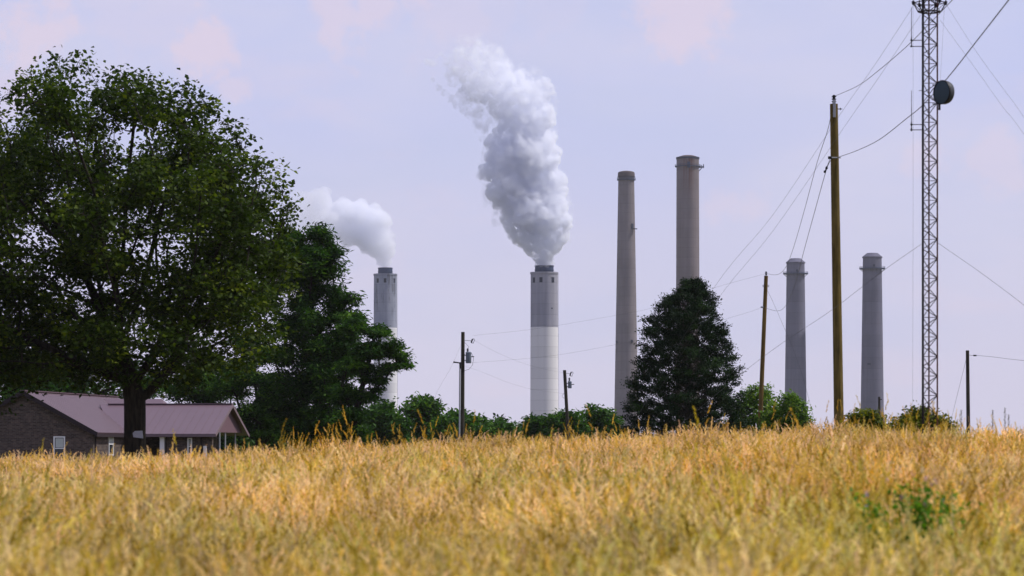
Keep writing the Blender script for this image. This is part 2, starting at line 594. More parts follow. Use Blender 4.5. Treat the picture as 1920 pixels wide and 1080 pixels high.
def bare_stack(label, pt, pb, py_top, d, mat, kind, plat_py):
    cx, zb, H, r0, r1 = stack(pt, pb, py_top, 780, d)
    e = empty('power_station_chimney', (cx, d, zb))
    tag(e, label, 'chimney', gC)
    pm = d / F
    half = (pt[1] - pt[0]) / 2
    zp = H - (plat_py - py_top) * pm
    rp = r0 + (r1 - r0) * zp / H
    MB().lathe([(r0, 0), (r0 + (r1 - r0) * .5, H * .5), (r1, H)], 64).build('shaft', mat, e, smooth=True)
    if kind == 'chamfer':      # sloping concrete cap, dark platform, small square box
        MB().lathe([(r1 + .02, H - .9), (r1 + .6, H - .7), (r1 + .6, H + .1), (r1 * .58, H + 7.4 * pm), (r1 * .58 - .6, H + 7.4 * pm), (r1 * .5, H)], 64).build('cap', mat, e, smooth=True)
        ring_platform(e, rp, zp, 6.5 * pm, 0.75, M['steel_blue'], posts=28)
        wall_box(e, 'opening', M['navy'], rp, on_wall(rp, 1.0, half), zp + 5.6 * pm, (3.4 * pm, .8, 4.5 * pm), .5)
        for k in range(12):
            a = 2 * math.pi * (k + .5) / 12
            v = Vector((math.cos(a), math.sin(a), 0))
            MB().tube([v * (rp) + Vector((0, 0, zp - 2.2)), v * (rp + 5.8 * pm) + Vector((0, 0, zp))], .14, 4).build('bracket', M['steel_blue'], e)
    elif kind == 'dome':       # dark rim and shallow domed lid
        MB().lathe([(r1 + .02, H - .6), (r1 + .35, H - .6), (r1 + .35, H + .75), (r1 + .02, H + .75)], 64, close=True).build('rim', M['navy'], e)
        MB().lathe([(r1 - .1, H), (r1 - .2, H + .8), (r1 * .8, H + 3.4 * pm), (r1 * .45, H + 5.6 * pm), (0.0, H + 6.3 * pm)], 64).build('cap', M['cap_brown'], e, smooth=True)
        ring_platform(e, rp, zp, 3.0 * pm, 0.45, M['steel_blue'], posts=28)
        wall_box(e, 'equipment_box', M['steel_blue'], rp, on_wall(rp, 0.5, half), zp + 2.2 * pm, (5.5 * pm, 1.2, 11 * pm), .3)
        # side bracket with struts on the right
        br = MB()
        for dz in (-1.5, 0.5):
            br.tube([(rp - .2, 0, zp + dz * pm), (rp + 9 * pm, 0, zp + (dz + .6) * pm)], .3, 5)
        br.tube([(rp - .2, 0, zp - 8 * pm), (rp + 6 * pm, 0, zp - 1 * pm)], .3, 5)
        br.tube([(rp + 8.6 * pm, 0, zp - 2 * pm), (rp + 8.6 * pm, 0, zp + 5 * pm)], .35, 5)
        br.tube([(rp + 4.6 * pm, 0, zp - 1 * pm), (rp + 4.6 * pm, 0, zp + 4 * pm)], .25, 5)
        br.build('bracket', M['steel_blue'], e)
    else:                      # banded crown, slimmer platform
        MB().lathe([(r1 + .02, H - 8.5 * pm), (r1 + .45, H - 8.2 * pm), (r1 + .45, H - 1.0), (r1 + .1, H), (r1 * .8, H + 1.4 * pm), (r1 * .3, H + 2.6 * pm), (0, H + 2.8 * pm)], 64).build('cap', M['cap_brown'], e, smooth=True)
        MB().lathe([(r1 + .46, H - 9.4 * pm), (r1 + .8, H - 9.4 * pm), (r1 + .8, H - 8.4 * pm), (r1 + .46, H - 8.4 * pm)], 64, close=True).build('rim', M['navy'], e)
        ring_platform(e, rp, zp, 2.6 * pm, 0.5, M['steel_blue'], posts=24)
    return e, cx, zb, H, r0, r1


M['cap_brown'] = mat_plain('cap_concrete', (0.075, 0.058, 0.06), 0.9, 0.3, 0.3)
conC = mat_concrete('warm_concrete', warm1, warm2, 6.5, bands=0.13)


def mat_rusty(name, H, rp):
    """warm concrete with rust runs under the middle of the platform"""
    m = mat_concrete(name, (0.128, 0.106, 0.114), (0.168, 0.140, 0.146), 7.0, bands=0.12)
    t = NT(m.node_tree, clear=False)
    bsdf = [n for n in m.node_tree.nodes if n.type == 'BSDF_PRINCIPLED'][0]
    src = bsdf.inputs['Base Color'].links[0].from_socket
    co = t.n('ShaderNodeTexCoord').outputs['Object']
    sp = t.n('ShaderNodeSeparateXYZ', {0: co})
    x, z = sp.outputs[0], sp.outputs[2]
    side = t.ramp(t.math('ABSOLUTE', x), 1.0, 5.5, 1.0, 0.0)
    front = t.ramp(sp.outputs[1], -2.0, -4.0, 0.0, 1.0)
    zz = t.ramp(z, H - 34.0, H - 6.0, 0.0, 1.0)
    st = t.ramp(t.noise(t.mapping(co, (1.1, .02, .012)), 1.0, 4, 0.7), 0.44, 0.62)
    f = t.math('MULTIPLY', t.math('MULTIPLY', side, zz), t.math('MULTIPLY', st, front))
    t.nt.links.new(t.mix(f, src, (0.10, 0.030, 0.014)), bsdf.inputs['Base Color'])
    return m


eC, xC, zC, HC, rC0, rC1 = bare_stack('tall tapered chimney with small platform near its side, left of the domed one', (1159.5, 1189), (1150, 1195), 323, 2000.0, conC, 'band', 338)
pmC = 2000.0 / F
for (px, py, w, h) in ((1185, 425, 4.5, 10), (1156.5, 641.5, 3.0, 5), (1184, 640.5, 4.0, 5.5)):
    zz = HC - (py - 323) * pmC
    rr = rC0 + (rC1 - rC0) * zz / HC
    cpx = xC / 2000.0 * F + 960
    a = on_wall(rr, px - cpx, rr / pmC)
    wall_box(eC, 'opening' if h < 8 else 'equipment_box', M['navy'], rr, a, zz, (w * pmC, .9, h * pmC), .5)
    if h > 8:
        v = Vector((math.cos(a), math.sin(a), 0)) * (rr + 1.0)
        MB().box((v.x + 1.2, v.y, zz - 5.2 * pmC), (8 * pmC, 3.0, .5)).build('landing', M['navy'], eC)
cx_, zb_, HD, r0_, r1_ = stack((1268.5, 1310.5), (1266.5, 1312), 297, 780, 2050.0)
eD, *_ = bare_stack('tallest chimney with domed top, bent side bracket and rust runs, rising behind the cedar', (1268.5, 1310.5), (1266.5, 1312), 297, 2050.0,
                    mat_rusty('rusty_concrete', HD, r1_), 'dome', 313)
conE = mat_concrete('cool_concrete', cool1, cool2, 9.0, bands=0.13)
conF = mat_concrete('cool_concrete_darker', tuple(v * .93 for v in cool1), tuple(v * .96 for v in cool2), 9.0, bands=0.13)
eE, *_ = bare_stack('bluish grey chimney with chamfered top between the leaning brown pole and the thick pole', (1475, 1508.5), (1470, 1511.5), 492, 2300.0, conE, 'chamfer', 514)
eF, xF, zF, HF, rF0, rF1 = bare_stack('bluish grey chimney with chamfered top between the thick pole and the lattice tower', (1618, 1653), (1614, 1657.5), 482, 2300.0, conF, 'chamfer', 504.5)
pmF = 2300.0 / F
zz = HF - (683 - 482) * pmF
rr = rF0 + (rF1 - rF0) * zz / HF
wall_box(eF, 'opening', M['navy'], rr, on_wall(rr, -8, 20), zz, (6.5 * pmF, .8, 2.6 * pmF), .5)

# ------------------------------------------------------------------ steam
def puff_mesh(name, puffs, d, rng, voxel, mat, parent=None, d_jit=0.5, lumps=5, lump_r=0.42, disp=((9, 2.0), (3.2, 0.8))):
    """a billowing body: spheres fused by voxels, then roughened"""
    bm = bmesh.new()
    pm = d / F
    for (px, py, r) in puffs:
        c = P(px, py, d)
        c.y += (rng.random() - .5) * 2 * r * d_jit * pm
        rr = r * pm
        mtx = Matrix.Translation(c) @ Matrix.Diagonal((rr, rr, rr * .95, 1))
        bmesh.ops.create_icosphere(bm, subdivisions=3, radius=1.0, matrix=mtx)
        for k in range(lumps):
            v = Vector((rng.gauss(0, 1), rng.gauss(0, 1), rng.gauss(0, 1))).normalized()
            lr = rr * lump_r * rng.uniform(.6, 1.25)
            bmesh.ops.create_icosphere(bm, subdivisions=2, radius=lr, matrix=Matrix.Translation(c + v * (rr * .86)))
    me = bpy.data.meshes.new(name)
    bm.to_mesh(me)
    bm.free()
    me.materials.append(mat)
    o = link(bpy.data.objects.new(name, me), parent)
    rm = o.modifiers.new('fuse', 'REMESH')
    rm.mode = 'VOXEL'
    rm.voxel_size = voxel
    for i, (sc, st) in enumerate(disp):
        tx = bpy.data.textures.new(name + '_billow', 'CLOUDS')
        tx.noise_scale = sc
        tx.noise_depth = 3
        dm = o.modifiers.new('billow', 'DISPLACE')
        dm.texture = tx
        dm.texture_coords = 'GLOBAL'
        dm.strength = st
        dm.mid_level = 0.5
    return o


def steam_material(name, dens, fade=None, scale=0.12, lo=0.36, hi=0.5, thin=0.25, step=0.6, top=None):
    m = bpy.data.materials.new(name)
    m.use_nodes = True
    t = NT(m.node_tree)
    out = t.n('ShaderNodeOutputMaterial')
    pos = t.n('ShaderNodeNewGeometry').outputs['Position']
    nz = t.noise(pos, scale, 5, 0.6)
    s = t.n('ShaderNodeSeparateXYZ', {0: pos})
    if top is not None:
        nz = t.math('SUBTRACT', nz, t.ramp(s.outputs[2], top[0], top[1], 0.0, 0.10))
    dn = t.math('MULTIPLY', t.ramp(nz, lo, hi, thin, 1.0), dens)
    if fade is not None:      # fade = (x where it is thin, x where it is full)
        dn = t.math('MULTIPLY', dn, t.ramp(s.outputs[0], fade[0], fade[1], 0.0, 1.0))
    if top is not None:       # top = (z full, z thin, factor)
        dn = t.math('MULTIPLY', dn, t.ramp(s.outputs[2], top[0], top[1], 1.0, top[2]))
    v = t.n('ShaderNodeVolumePrincipled', {'Color': (0.925, 0.938, 0.985, 1), 'Density': dn, 'Anisotropy': 0.35})
    t.nt.links.new(v.outputs[0], out.inputs['Volume'])
    m.cycles.volume_step_rate = step
    return m


rng = random.Random(7)
plumeB = [(1021, 488, 17), (1017, 474, 22), (1034, 462, 22), (1000, 458, 25), (1048, 440, 19), (1012, 436, 30), (982, 442, 20), (966, 428, 18), (1030, 412, 30),
          (996, 406, 36), (952, 406, 18), (1051, 420, 16), (962, 382, 28), (1010, 374, 40), (1044, 388, 22), (932, 362, 20), (956, 346, 32), (1000, 332, 40),
          (1034, 342, 24), (1049, 362, 14), (916, 322, 18), (945, 306, 32), (990, 292, 40), (1024, 297, 24), (1041, 302, 9), (932, 280, 22), (966, 263, 32),
          (1003, 250, 32), (1024, 274, 18), (950, 245, 22), (976, 226, 36), (1008, 216, 28), (1026, 200, 16), (946, 200, 32), (984, 181, 38), (1014, 176, 25),
          (1032, 165, 9), (918, 180, 22), (902, 165, 25), (936, 156, 36), (974, 152, 26), (884, 150, 25), (868, 130, 22), (906, 126, 34), (940, 130, 24),
          (882, 102, 26), (900, 92, 19), (872, 82, 13), (922, 105, 18), (856, 106, 13)]
pmB = dB / F
matB = steam_material('steam_dense', 0.60, scale=0.20, lo=0.39, hi=0.57, thin=0.0, top=(160, 245, 0.38))
plume = puff_mesh('steam_plume', plumeB, dB, rng, 0.75, matB, lumps=9, lump_r=.5, disp=((12, 4.0), (5.0, 2.6), (2.2, 1.3)))
veilB = [(x + rng.uniform(-6, 2), y + rng.uniform(-5, 5), r_ * 1.22 + 2) for (x, y, r_) in plumeB if y < 452]
puff_mesh('steam_veil', veilB, dB, rng, 1.1, steam_material('steam_veil', 0.075, scale=0.17, lo=0.47, hi=0.66, thin=0.0), parent=plume, lumps=6, lump_r=.5, disp=((9, 4.5), (3.5, 2.5)))
tag(plume, 'tall thick column of white steam leaning left above the grey over white chimney', 'steam plume')
wisp_puffs = [(775, 110, 5), (783, 114, 5), (800, 116, 7), (812, 150, 6), (822, 163, 7), (834, 174, 8), (846, 185, 9), (858, 195, 10), (870, 203, 10), (880, 215, 9),
              (888, 232, 8), (896, 246, 8), (903, 262, 8), (838, 130, 14), (826, 108, 10), (846, 148, 16), (872, 180, 18), (892, 205, 22), (905, 232, 18), (815, 120, 10)]
matW = steam_material('steam_wisp', 0.16, scale=0.16, lo=0.44, hi=0.62, thin=0.0)
wisp = puff_mesh('wisp', wisp_puffs, dB, rng, 0.7, matW, parent=plume, disp=((8, 3.5), (3, 2.0)))

plumeA = [(722, 492, 12), (718, 482, 15), (727, 472, 14), (706, 470, 17), (722, 458, 19), (731, 461, 10), (694, 460, 17), (708, 443, 25), (728, 442, 12), (680, 452, 16),
          (692, 428, 28), (714, 416, 22), (702, 402, 20), (668, 436, 24), (652, 456, 11), (672, 404, 28), (642, 430, 24), (642, 396, 26), (616, 416, 27), (590, 402, 30),
          (560, 410, 30), (600, 376, 24), (570, 382, 26), (535, 400, 28), (505, 395, 28), (612, 436, 20)]
pmA = dA / F
xfull = (690 - 960) / F * dA
xthin = (520 - 960) / F * dA
matA = steam_material('steam_drift', 0.21, fade=(xthin, xfull), scale=0.085, lo=0.32, hi=0.52, thin=0.3)
plume2 = puff_mesh('steam_plume', plumeA, dA, rng, 1.0, matA, disp=((11, 2.6), (4.0, 1.2)))
tag(plume2, 'low white steam puff drifting left from the stained chimney behind the trees', 'steam plume')

# ------------------------------------------------------------------ house
def build_house():
    hx, hy = P(45, 735, 150.0).x, 150.0
    e = empty('brick_house', (hx, hy, gz(hx, hy) - 0.1), R(-8))
    tag(e, 'long low brick house with mauve metal roof under the big tree', 'house')
    z0 = gz(hx, hy) - 0.1
    # brick
    m, t = material('brown_brick')
    co = t.n('ShaderNodeTexCoord').outputs['Object']
    sp = t.n('ShaderNodeSeparateXYZ', {0: co})
    u = t.math('ADD', sp.outputs[0], sp.outputs[1])
    vec = t.n('ShaderNodeCombineXYZ', {0: u, 1: sp.outputs[2], 2: 0.0}).outputs[0]
    bk = t.n('ShaderNodeTexBrick', {'Vector': vec, 'Color1': (0.058, 0.040, 0.034, 1), 'Color2': (0.15, 0.105, 0.085, 1), 'Mortar': (0.13, 0.12, 0.115, 1),
                                    'Scale': 1.0, 'Mortar Size': 0.010, 'Brick Width': 0.23, 'Row Height': 0.078, 'Bias': -0.15})
    nz = t.noise(co, 5.0, 5, 0.7)
    col = t.mix(t.ramp(nz, 0.35, 0.7), t.mix(1.0, bk.outputs[0], (0.62, 0.6, 0.62), 'MULTIPLY'), bk.outputs[0])
    brick = finish(m, t, col, 0.9, bk.outputs['Fac'], -0.5, 0.01, spec=0.2)
    # roof
    m, t = material('mauve_metal_roof')
    co = t.n('ShaderNodeTexCoord').outputs['Object']
    nz = t.noise(t.mapping(co, (.8, .8, .8)), 1.0, 5, 0.6)
    col = t.mix(nz, (0.098, 0.060, 0.074), (0.124, 0.077, 0.092))
    roofm = finish(m, t, col, 0.42, nz, 0.1, 0.01, spec=0.5)
    trimm = mat_plain('dark_fascia', (0.030, 0.022, 0.026), 0.6)
    trimp = mat_plain('mauve_fascia', (0.15, 0.11, 0.125), 0.6)
    sidm = mat_plain('mauve_gable_siding', (0.125, 0.075, 0.092), 0.6)
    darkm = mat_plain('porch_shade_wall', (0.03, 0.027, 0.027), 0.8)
    doorm = mat_plain('dark_door', (0.035, 0.02, 0.018), 0.5)
    glassm, tg = material('window_glass')
    finish(glassm, tg, (0.03, 0.035, 0.045), 0.08, spec=0.6)
    curt = mat_plain('window_blind', (0.42, 0.45, 0.44), 0.8)

    EZ, RZ = 2.72, 4.75                    # eave, ridge of the front block (local z)
    EZ -= 0.0

    def slab(name, a, b, c, dd, th, mat, parent):
        """roof slope from four top corners, with thickness"""
        a, b, c, dd = map(Vector, (a, b, c, dd))
        n = (b - a).cross(dd - a).normalized()
        if n.z < 0: n = -n
        lo = [p - n * th for p in (a, b, c, dd)]
        mb = MB().add([a, b, c, dd] + lo, [(0, 1, 2, 3), (7, 6, 5, 4), (0, 4, 5, 1), (1, 5, 6, 2), (2, 6, 7, 3), (3, 7, 4, 0)])
        return mb.build(name, mat, parent)

    def ribs(a, b, c, dd, step, parent):
        """standing seams: a->b is the eave, dd->c the ridge"""
        a, b, c, dd = map(Vector, (a, b, c, dd))
        n = (b - a).cross(dd - a).normalized()
        if n.z < 0: n = -n
        k = max(2, int((b - a).length / step))
        mb = MB()
        for i in range(1, k):
            f = i / k
            p, q = a.lerp(b, f) + n * .012, dd.lerp(c, f) + n * .012
            mb.tube([p, q], .009, 4)
        o = mb.build('roof_seam', roofm, parent)
        o['kind'] = 'stuff'

    # --- front block, gable towards the camera
    W, L, OV = 3.75, 17.4, 0.28
    gab = MB().prism([(-W, 0), (W, 0), (W, EZ - .12), (0, RZ - .12), (-W, EZ - .12)], 0, .22, 1)
    gab.build('gable_wall', brick, e)
    MB().box((W - .11, L / 2 + .11, (EZ - .15) / 2), (.22, L - .22, EZ - .15)).build('side_wall', brick, e)
    MB().box((-W + .11, L / 2 + .11, (EZ - .15) / 2), (.22, L - .22, EZ - .15)).build('side_wall', brick, e)
    MB().prism([(-W, 0), (W, 0), (W, EZ - .15), (0, RZ - .15), (-W, EZ - .15)], L - .001, L + .22, 1).build('gable_wall', brick, e)
    sl = (RZ - EZ) / W
    xe = W + .3
    ze = RZ - sl * xe
    for s in (1, -1):
        cr = [(s * xe, -OV, ze), (s * xe, L + OV, ze), (0, L + OV, RZ), (0, -OV, RZ)]
        r_ = slab('roof', *cr, .09, roofm, e)
        ribs(*cr, .42, r_)
        a, b = Vector((s * xe, -OV - .012, ze - .10)), Vector((s * .02, -OV - .012, RZ - .10))
        dv = (b - a)
        ang = math.atan2(dv.z, dv.x)
        MB().box((a + b) / 2, (dv.length, .03, .22), Matrix.Rotation(-ang, 3, 'Y')).build('rake_board', trimm, e)
        MB().box((s * (xe - .02), L / 2, ze - .16), (.03, L + 2 * OV - .1, .16)).build('fascia', trimm, e)
    MB().box((0, L / 2, RZ + .02), (.28, L + 2 * OV, .05)).build('ridge_cap', roofm, e)

    # --- windows
    def window(x, y, z, w, h, rz=0.0, parent=e):
        fr = MB()
        tk = .065
        for (cx, cz, sx, sz) in ((-w / 2, 0, tk, h + tk), (w / 2, 0, tk, h + tk), (0, h / 2, w - tk, tk), (0, -h / 2, w - tk, tk), (0, 0, w - tk, .05)):
            fr.box((cx, 0, cz), (sx, .07, sz))
        o = fr.build('window', M['white_paint'], parent)
        o.location = (x, y, z)
        o.rotation_euler = (0, 0, rz)
        MB().box((0, .02, 0), (w - tk, .012, h - tk)).build('pane', glassm, o)
        MB().box((0, .006, h / 4 - .01), (w - tk - .08, .012, h / 2 - .12)).build('blind', curt, o)
        MB().box((0, -.02, -h / 2 - .07), (w + .16, .12, .07)).build('sill', brick, o)
        return o

    def lx(px, ly):
        """local x along the wing whose front is at local y = ly, from a picture column"""
        c, s = math.cos(R(8)), math.sin(R(8))
        k = (px - 960) / F
        return (k * (hy + ly * c) - hx - ly * s) / (c + k * s)

    window(lx(111.5, 0), -.02, 1.72, .56, 1.20)
    window(W + .02, 3.3, 1.95, .85, 1.15, R(90))
    MB().tube([(W + .04, .35, .1), (W + .04, .35, ze - .1)], .045, 8).build('downspout', trimm, e)

    # --- rear section with hipped end (its ridge shows behind the trunk)
    x1 = lx(303, 13.6)
    RZ2 = 4.55
    slab('rear_roof', (0, 9.9, EZ), (x1 + 1.5, 9.9, EZ), (x1, 13.6, RZ2), (0, 13.6, RZ2), .09, roofm, e)
    slab('rear_roof', (x1 + 1.5, 17.3, EZ), (0, 17.3, EZ), (0, 13.6, RZ2), (x1, 13.6, RZ2), .09, roofm, e)
    MB().add([(x1 + 1.5, 9.9, EZ), (x1 + 1.5, 17.3, EZ), (x1, 13.6, RZ2), (x1 + 1.5, 9.9, EZ - .09), (x1 + 1.5, 17.3, EZ - .09), (x1, 13.6, RZ2 - .09)],
             [(0, 1, 2), (3, 5, 4), (0, 3, 4, 1), (1, 4, 5, 2), (2, 5, 3, 0)]).build('rear_roof', roofm, e)
    MB().box((x1 / 2 + W / 2, 13.6, EZ / 2 - .1), (x1 + .6 - W + .4, 6.6, EZ - .2)).build('rear_wall', brick, e)

    # --- wing to the right, gable end on the right
    y0, y1, ym = 6.0, 13.0, 9.5
    WE, WR = EZ - .02, 4.18
    xr = lx(400, y0 - .3)
    ov = .45
    zf = WR - (WR - WE) / (ym - y0) * (ym - y0 + ov)
    cf = [(W - .5, y0 - ov, zf), (xr + .15, y0 - ov, zf), (xr + .15, ym, WR), (W - 2.4, ym, WR)]
    r1 = slab('wing_roof', *cf, .08, roofm, e)
    ribs((W + .3, y0 - ov, zf), cf[1], cf[2], (W + .3, ym, WR), .42, r1)
    cb = [(xr + .15, y1 + ov, zf), (W - .5, y1 + ov, zf), (W - 2.4, ym, WR), (xr + .15, ym, WR)]
    slab('wing_roof', *cb, .08, roofm, e)
    MB().box(((W - 1.9 + xr + .15) / 2, ym, WR + .02), (xr + .15 - W + 1.9, .26, .05)).build('ridge_cap', roofm, e)
    for s in (-1, 1):
        a, b = Vector((xr + .165, ym + s * (ym - y0 + ov), zf - .09)), Vector((xr + .165, ym + s * .02, WR - .09))
        dv = b - a
        rot = Matrix.Rotation(math.atan2(dv.z, dv.y), 3, 'X')
        MB().box((a + b) / 2, (.03, dv.length, .17), rot).build('rake_board', trimp, e)
    MB().prism([(y0 - .05, WE - .10), (y1 + .05, WE - .10), (ym, WR - .16)], xr - .22, xr - .12, 0).build('gable_panel', sidm, e)
    MB().box(((W + xr) / 2, y0 - ov - .012, zf - .09), (xr - W + .3, .03, .15)).build('fascia', trimp, e)
    MB().box(((W + xr) / 2 + .1, (y0 - ov + y0) / 2, zf - .17), (xr - W, ov - .05, .02)).build('soffit', trimm, e)
    xa = lx(312, y0)
    xb = lx(398, y0)
    MB().box(((xa + xb) / 2, y0 + .11, WE / 2 - .1), (xb - xa, .22, WE - .2)).build('front_wall', brick, e)
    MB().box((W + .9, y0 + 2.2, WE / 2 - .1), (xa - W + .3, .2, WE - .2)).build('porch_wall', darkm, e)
    MB().box((xa + .11, y0 + 1.2, WE / 2 - .1), (.22, 2.0, WE - .2)).build('porch_wall', brick, e)
    dr = MB().box((0, 0, 0), (.95, .06, 2.05)).build('door', doorm, e)
    dr.location = (lx(285, y0 + 2), y0 + 2.06, 1.13)
    hd = MB().lathe([(.0, -.03), (.03, -.02), (.03, .02), (0, .03)], 10).build('handle', M['galv'], dr)
    hd.location = (.36, -.06, -.05)
    col_ = MB().box((0, 0, 1.18), (.24, .24, 2.36)).box((0, 0, .06), (.32, .32, .12)).box((0, 0, 2.34), (.32, .32, .1)).build('porch_column', M['white_paint'], e, bevel=.01)
    col_.location = (lx(304.5, y0 - .1), y0 - .1, 0.02)
    window(lx(356, y0), y0 - .02, 1.83, .19, .86)
    MB().tube([(lx(378, y0), y0 - .06, .1), (lx(378, y0), y0 - .06, WE - .15)], .045, 8).build('downspout', trimm, e)
    mt = MB().box((0, 0, 0), (.18, .1, 1.0)).box((0, -.06, .25), (.14, .03, .3)).build('meter_box', M['white_paint'], e, bevel=.01)
    mt.location = (lx(385, y0), y0 - .06, 1.35)
    MB().box(((W + 7.2) / 2 + .4, y0 + 4.2, WE / 2 - .1), (3.0, 5.0, WE - .2)).build('room_block', brick, e)
    for (px, yy) in ((411.5, y0 + 1.0), (422, y0 + 3.3), (441, y1 - .4)):
        MB().tube([(lx(px, yy), yy, 0), (lx(px, yy), yy, WE - .1)], .05, 8).build('carport_post', M['galv'], e)
    # concrete doorstep
    MB().box((W + 1.1, y0 - .3, .06), (2.6, 1.4, .2)).build('doorstep', mat_plain('step_concrete', (.3, .29, .27), .9), e)


build_house()

# ------------------------------------------------------------------ trees
def colonize(attr, start, step, kill, nprng, iters=160, up=0.05, jitter=0.12):
    nodes = [np.array(p, float) for p in start]
    parent = [-1] + list(range(len(start) - 1))
    A = attr
    N = len(A)
    near = np.zeros(N, int)
    dist = np.full(N, 1e9)
    def upd(i0):
        nonlocal near, dist
        blk = np.array(nodes[i0:])
        dd = np.linalg.norm(A[:, None, :] - blk[None], axis=2)
        j = dd.argmin(1)
        m = dd[np.arange(N), j]
        b = m < dist
        near[b] = j[b] + i0
        dist[b] = m[b]
    upd(len(start) - 1)      # nothing grows from below the fork
    alive = np.ones(N, bool)
    nch = {}
    for it in range(iters):
        alive &= dist > kill
        if not alive.any():
            break
        ids = near[alive]
        V = A[alive] - np.array(nodes)[ids]
        V /= np.linalg.norm(V, axis=1, keepdims=True) + 1e-9
        uq, inv = np.unique(ids, return_inverse=True)
        acc = np.zeros((len(uq), 3))
        np.add.at(acc, inv, V)
        i0 = len(nodes)
        for k, nid in enumerate(uq):
            if nch.get(nid, 0) >= 4:
                continue
            v = acc[k] + nprng.normal(0, jitter, 3)
            v = v / (np.linalg.norm(v) + 1e-9)
            v[2] += up
            v /= np.linalg.norm(v) + 1e-9
            nodes.append(nodes[nid] + v * step)
            parent.append(int(nid))
            nch[nid] = nch.get(nid, 0) + 1
        if len(nodes) == i0:
            break
        upd(i0)
    # every attractor is reached by a twig
    n_wood = len(nodes)
    for a in range(N):
        nodes.append(A[a])
        parent.append(int(near[a]))
    return np.array(nodes), np.array(parent), n_wood


def wood_mesh(nodes, parent, rad, sel, sides):
    """tapered tubes for the selected nodes (each to its parent)"""
    ids = np.nonzero(sel)[0]
    ids = ids[parent[ids] >= 0]
    if len(ids) == 0:
        return None
    p0, p1 = nodes[parent[ids]], nodes[ids]
    r0, r1 = rad[parent[ids]], rad[ids]
    r0 = np.minimum(r0, r1 * 1.6)
    t = p1 - p0
    t /= np.linalg.norm(t, axis=1, keepdims=True) + 1e-9
    a = np.where(np.abs(t[:, 2:3]) < .9, np.array([[0, 0, 1.0]]), np.array([[1.0, 0, 0]]))
    u = np.cross(t, a); u /= np.linalg.norm(u, axis=1, keepdims=True)
    w = np.cross(t, u)
    vs = []
    for (p, r) in ((p0 - t * r0[:, None] * .15, r0), (p1 + t * r1[:, None] * .15, r1)):
        for k in range(sides):
            an = 2 * math.pi * k / sides
            vs.append(p + (u * math.cos(an) + w * math.sin(an)) * r[:, None])
    n = len(ids)
    co = np.stack(vs, 1).reshape(-1, 3)
    base = np.arange(n) * 2 * sides
    fc = []
    for k in range(sides):
        k2 = (k + 1) % sides
        fc.append(np.stack([base + k, base + k2, base + sides + k2, base + sides + k], 1))
    return co, np.concatenate(fc)


def leaf_arrays(c, size, nprng, aspect=0.55, up=0.5, droop=0.0, dirs=None):
    """rhombic folded leaves at centres c"""
    n = len(c)
    nrm = nprng.normal(0, 1, (n, 3))
    nrm[:, 2] = np.abs(nrm[:, 2]) + up
    nrm /= np.linalg.norm(nrm, axis=1, keepdims=True)
    ax = nprng.normal(0, 1, (n, 3))
    if dirs is not None:
        ax = ax * .55 + dirs * 1.3
    ax[:, 2] -= droop
    ax -= nrm * (ax * nrm).sum(1, keepdims=True)
    ax /= np.linalg.norm(ax, axis=1, keepdims=True) + 1e-9
    bi = np.cross(nrm, ax)
    s = size * nprng.uniform(.65, 1.3, (n, 1))
    fold = nprng.uniform(.1, .35, (n, 1))
    p0 = c - ax * s * .5
    p2 = c + ax * s * .5
    p1 = c + bi * s * aspect * .5 + nrm * s * fold * .4
    p3 = c - bi * s * aspect * .5 + nrm * s * fold * .4
    co = np.stack([p0, p1, p2, p3], 1).reshape(-1, 3)
    b = np.arange(n) * 4
    fc = np.concatenate([np.stack([b, b + 2, b + 1], 1), np.stack([b, b + 3, b + 2], 1)])
    return co, fc


def sample_blobs(blobs, n, nprng, bias=0.45):
    w = np.array([(b[3] * b[4] * b[5]) ** .8 * (b[6] if len(b) > 6 else 1) for b in blobs])
    pick = nprng.choice(len(blobs), n, p=w / w.sum())
    v = nprng.normal(0, 1, (n, 3))
    v /= np.linalg.norm(v, axis=1, keepdims=True)
    rr = nprng.uniform(0, 1, (n, 1)) ** bias
    B = np.array([b[:6] for b in blobs])[pick]
    return B[:, :3] + v * rr * B[:, 3:6]


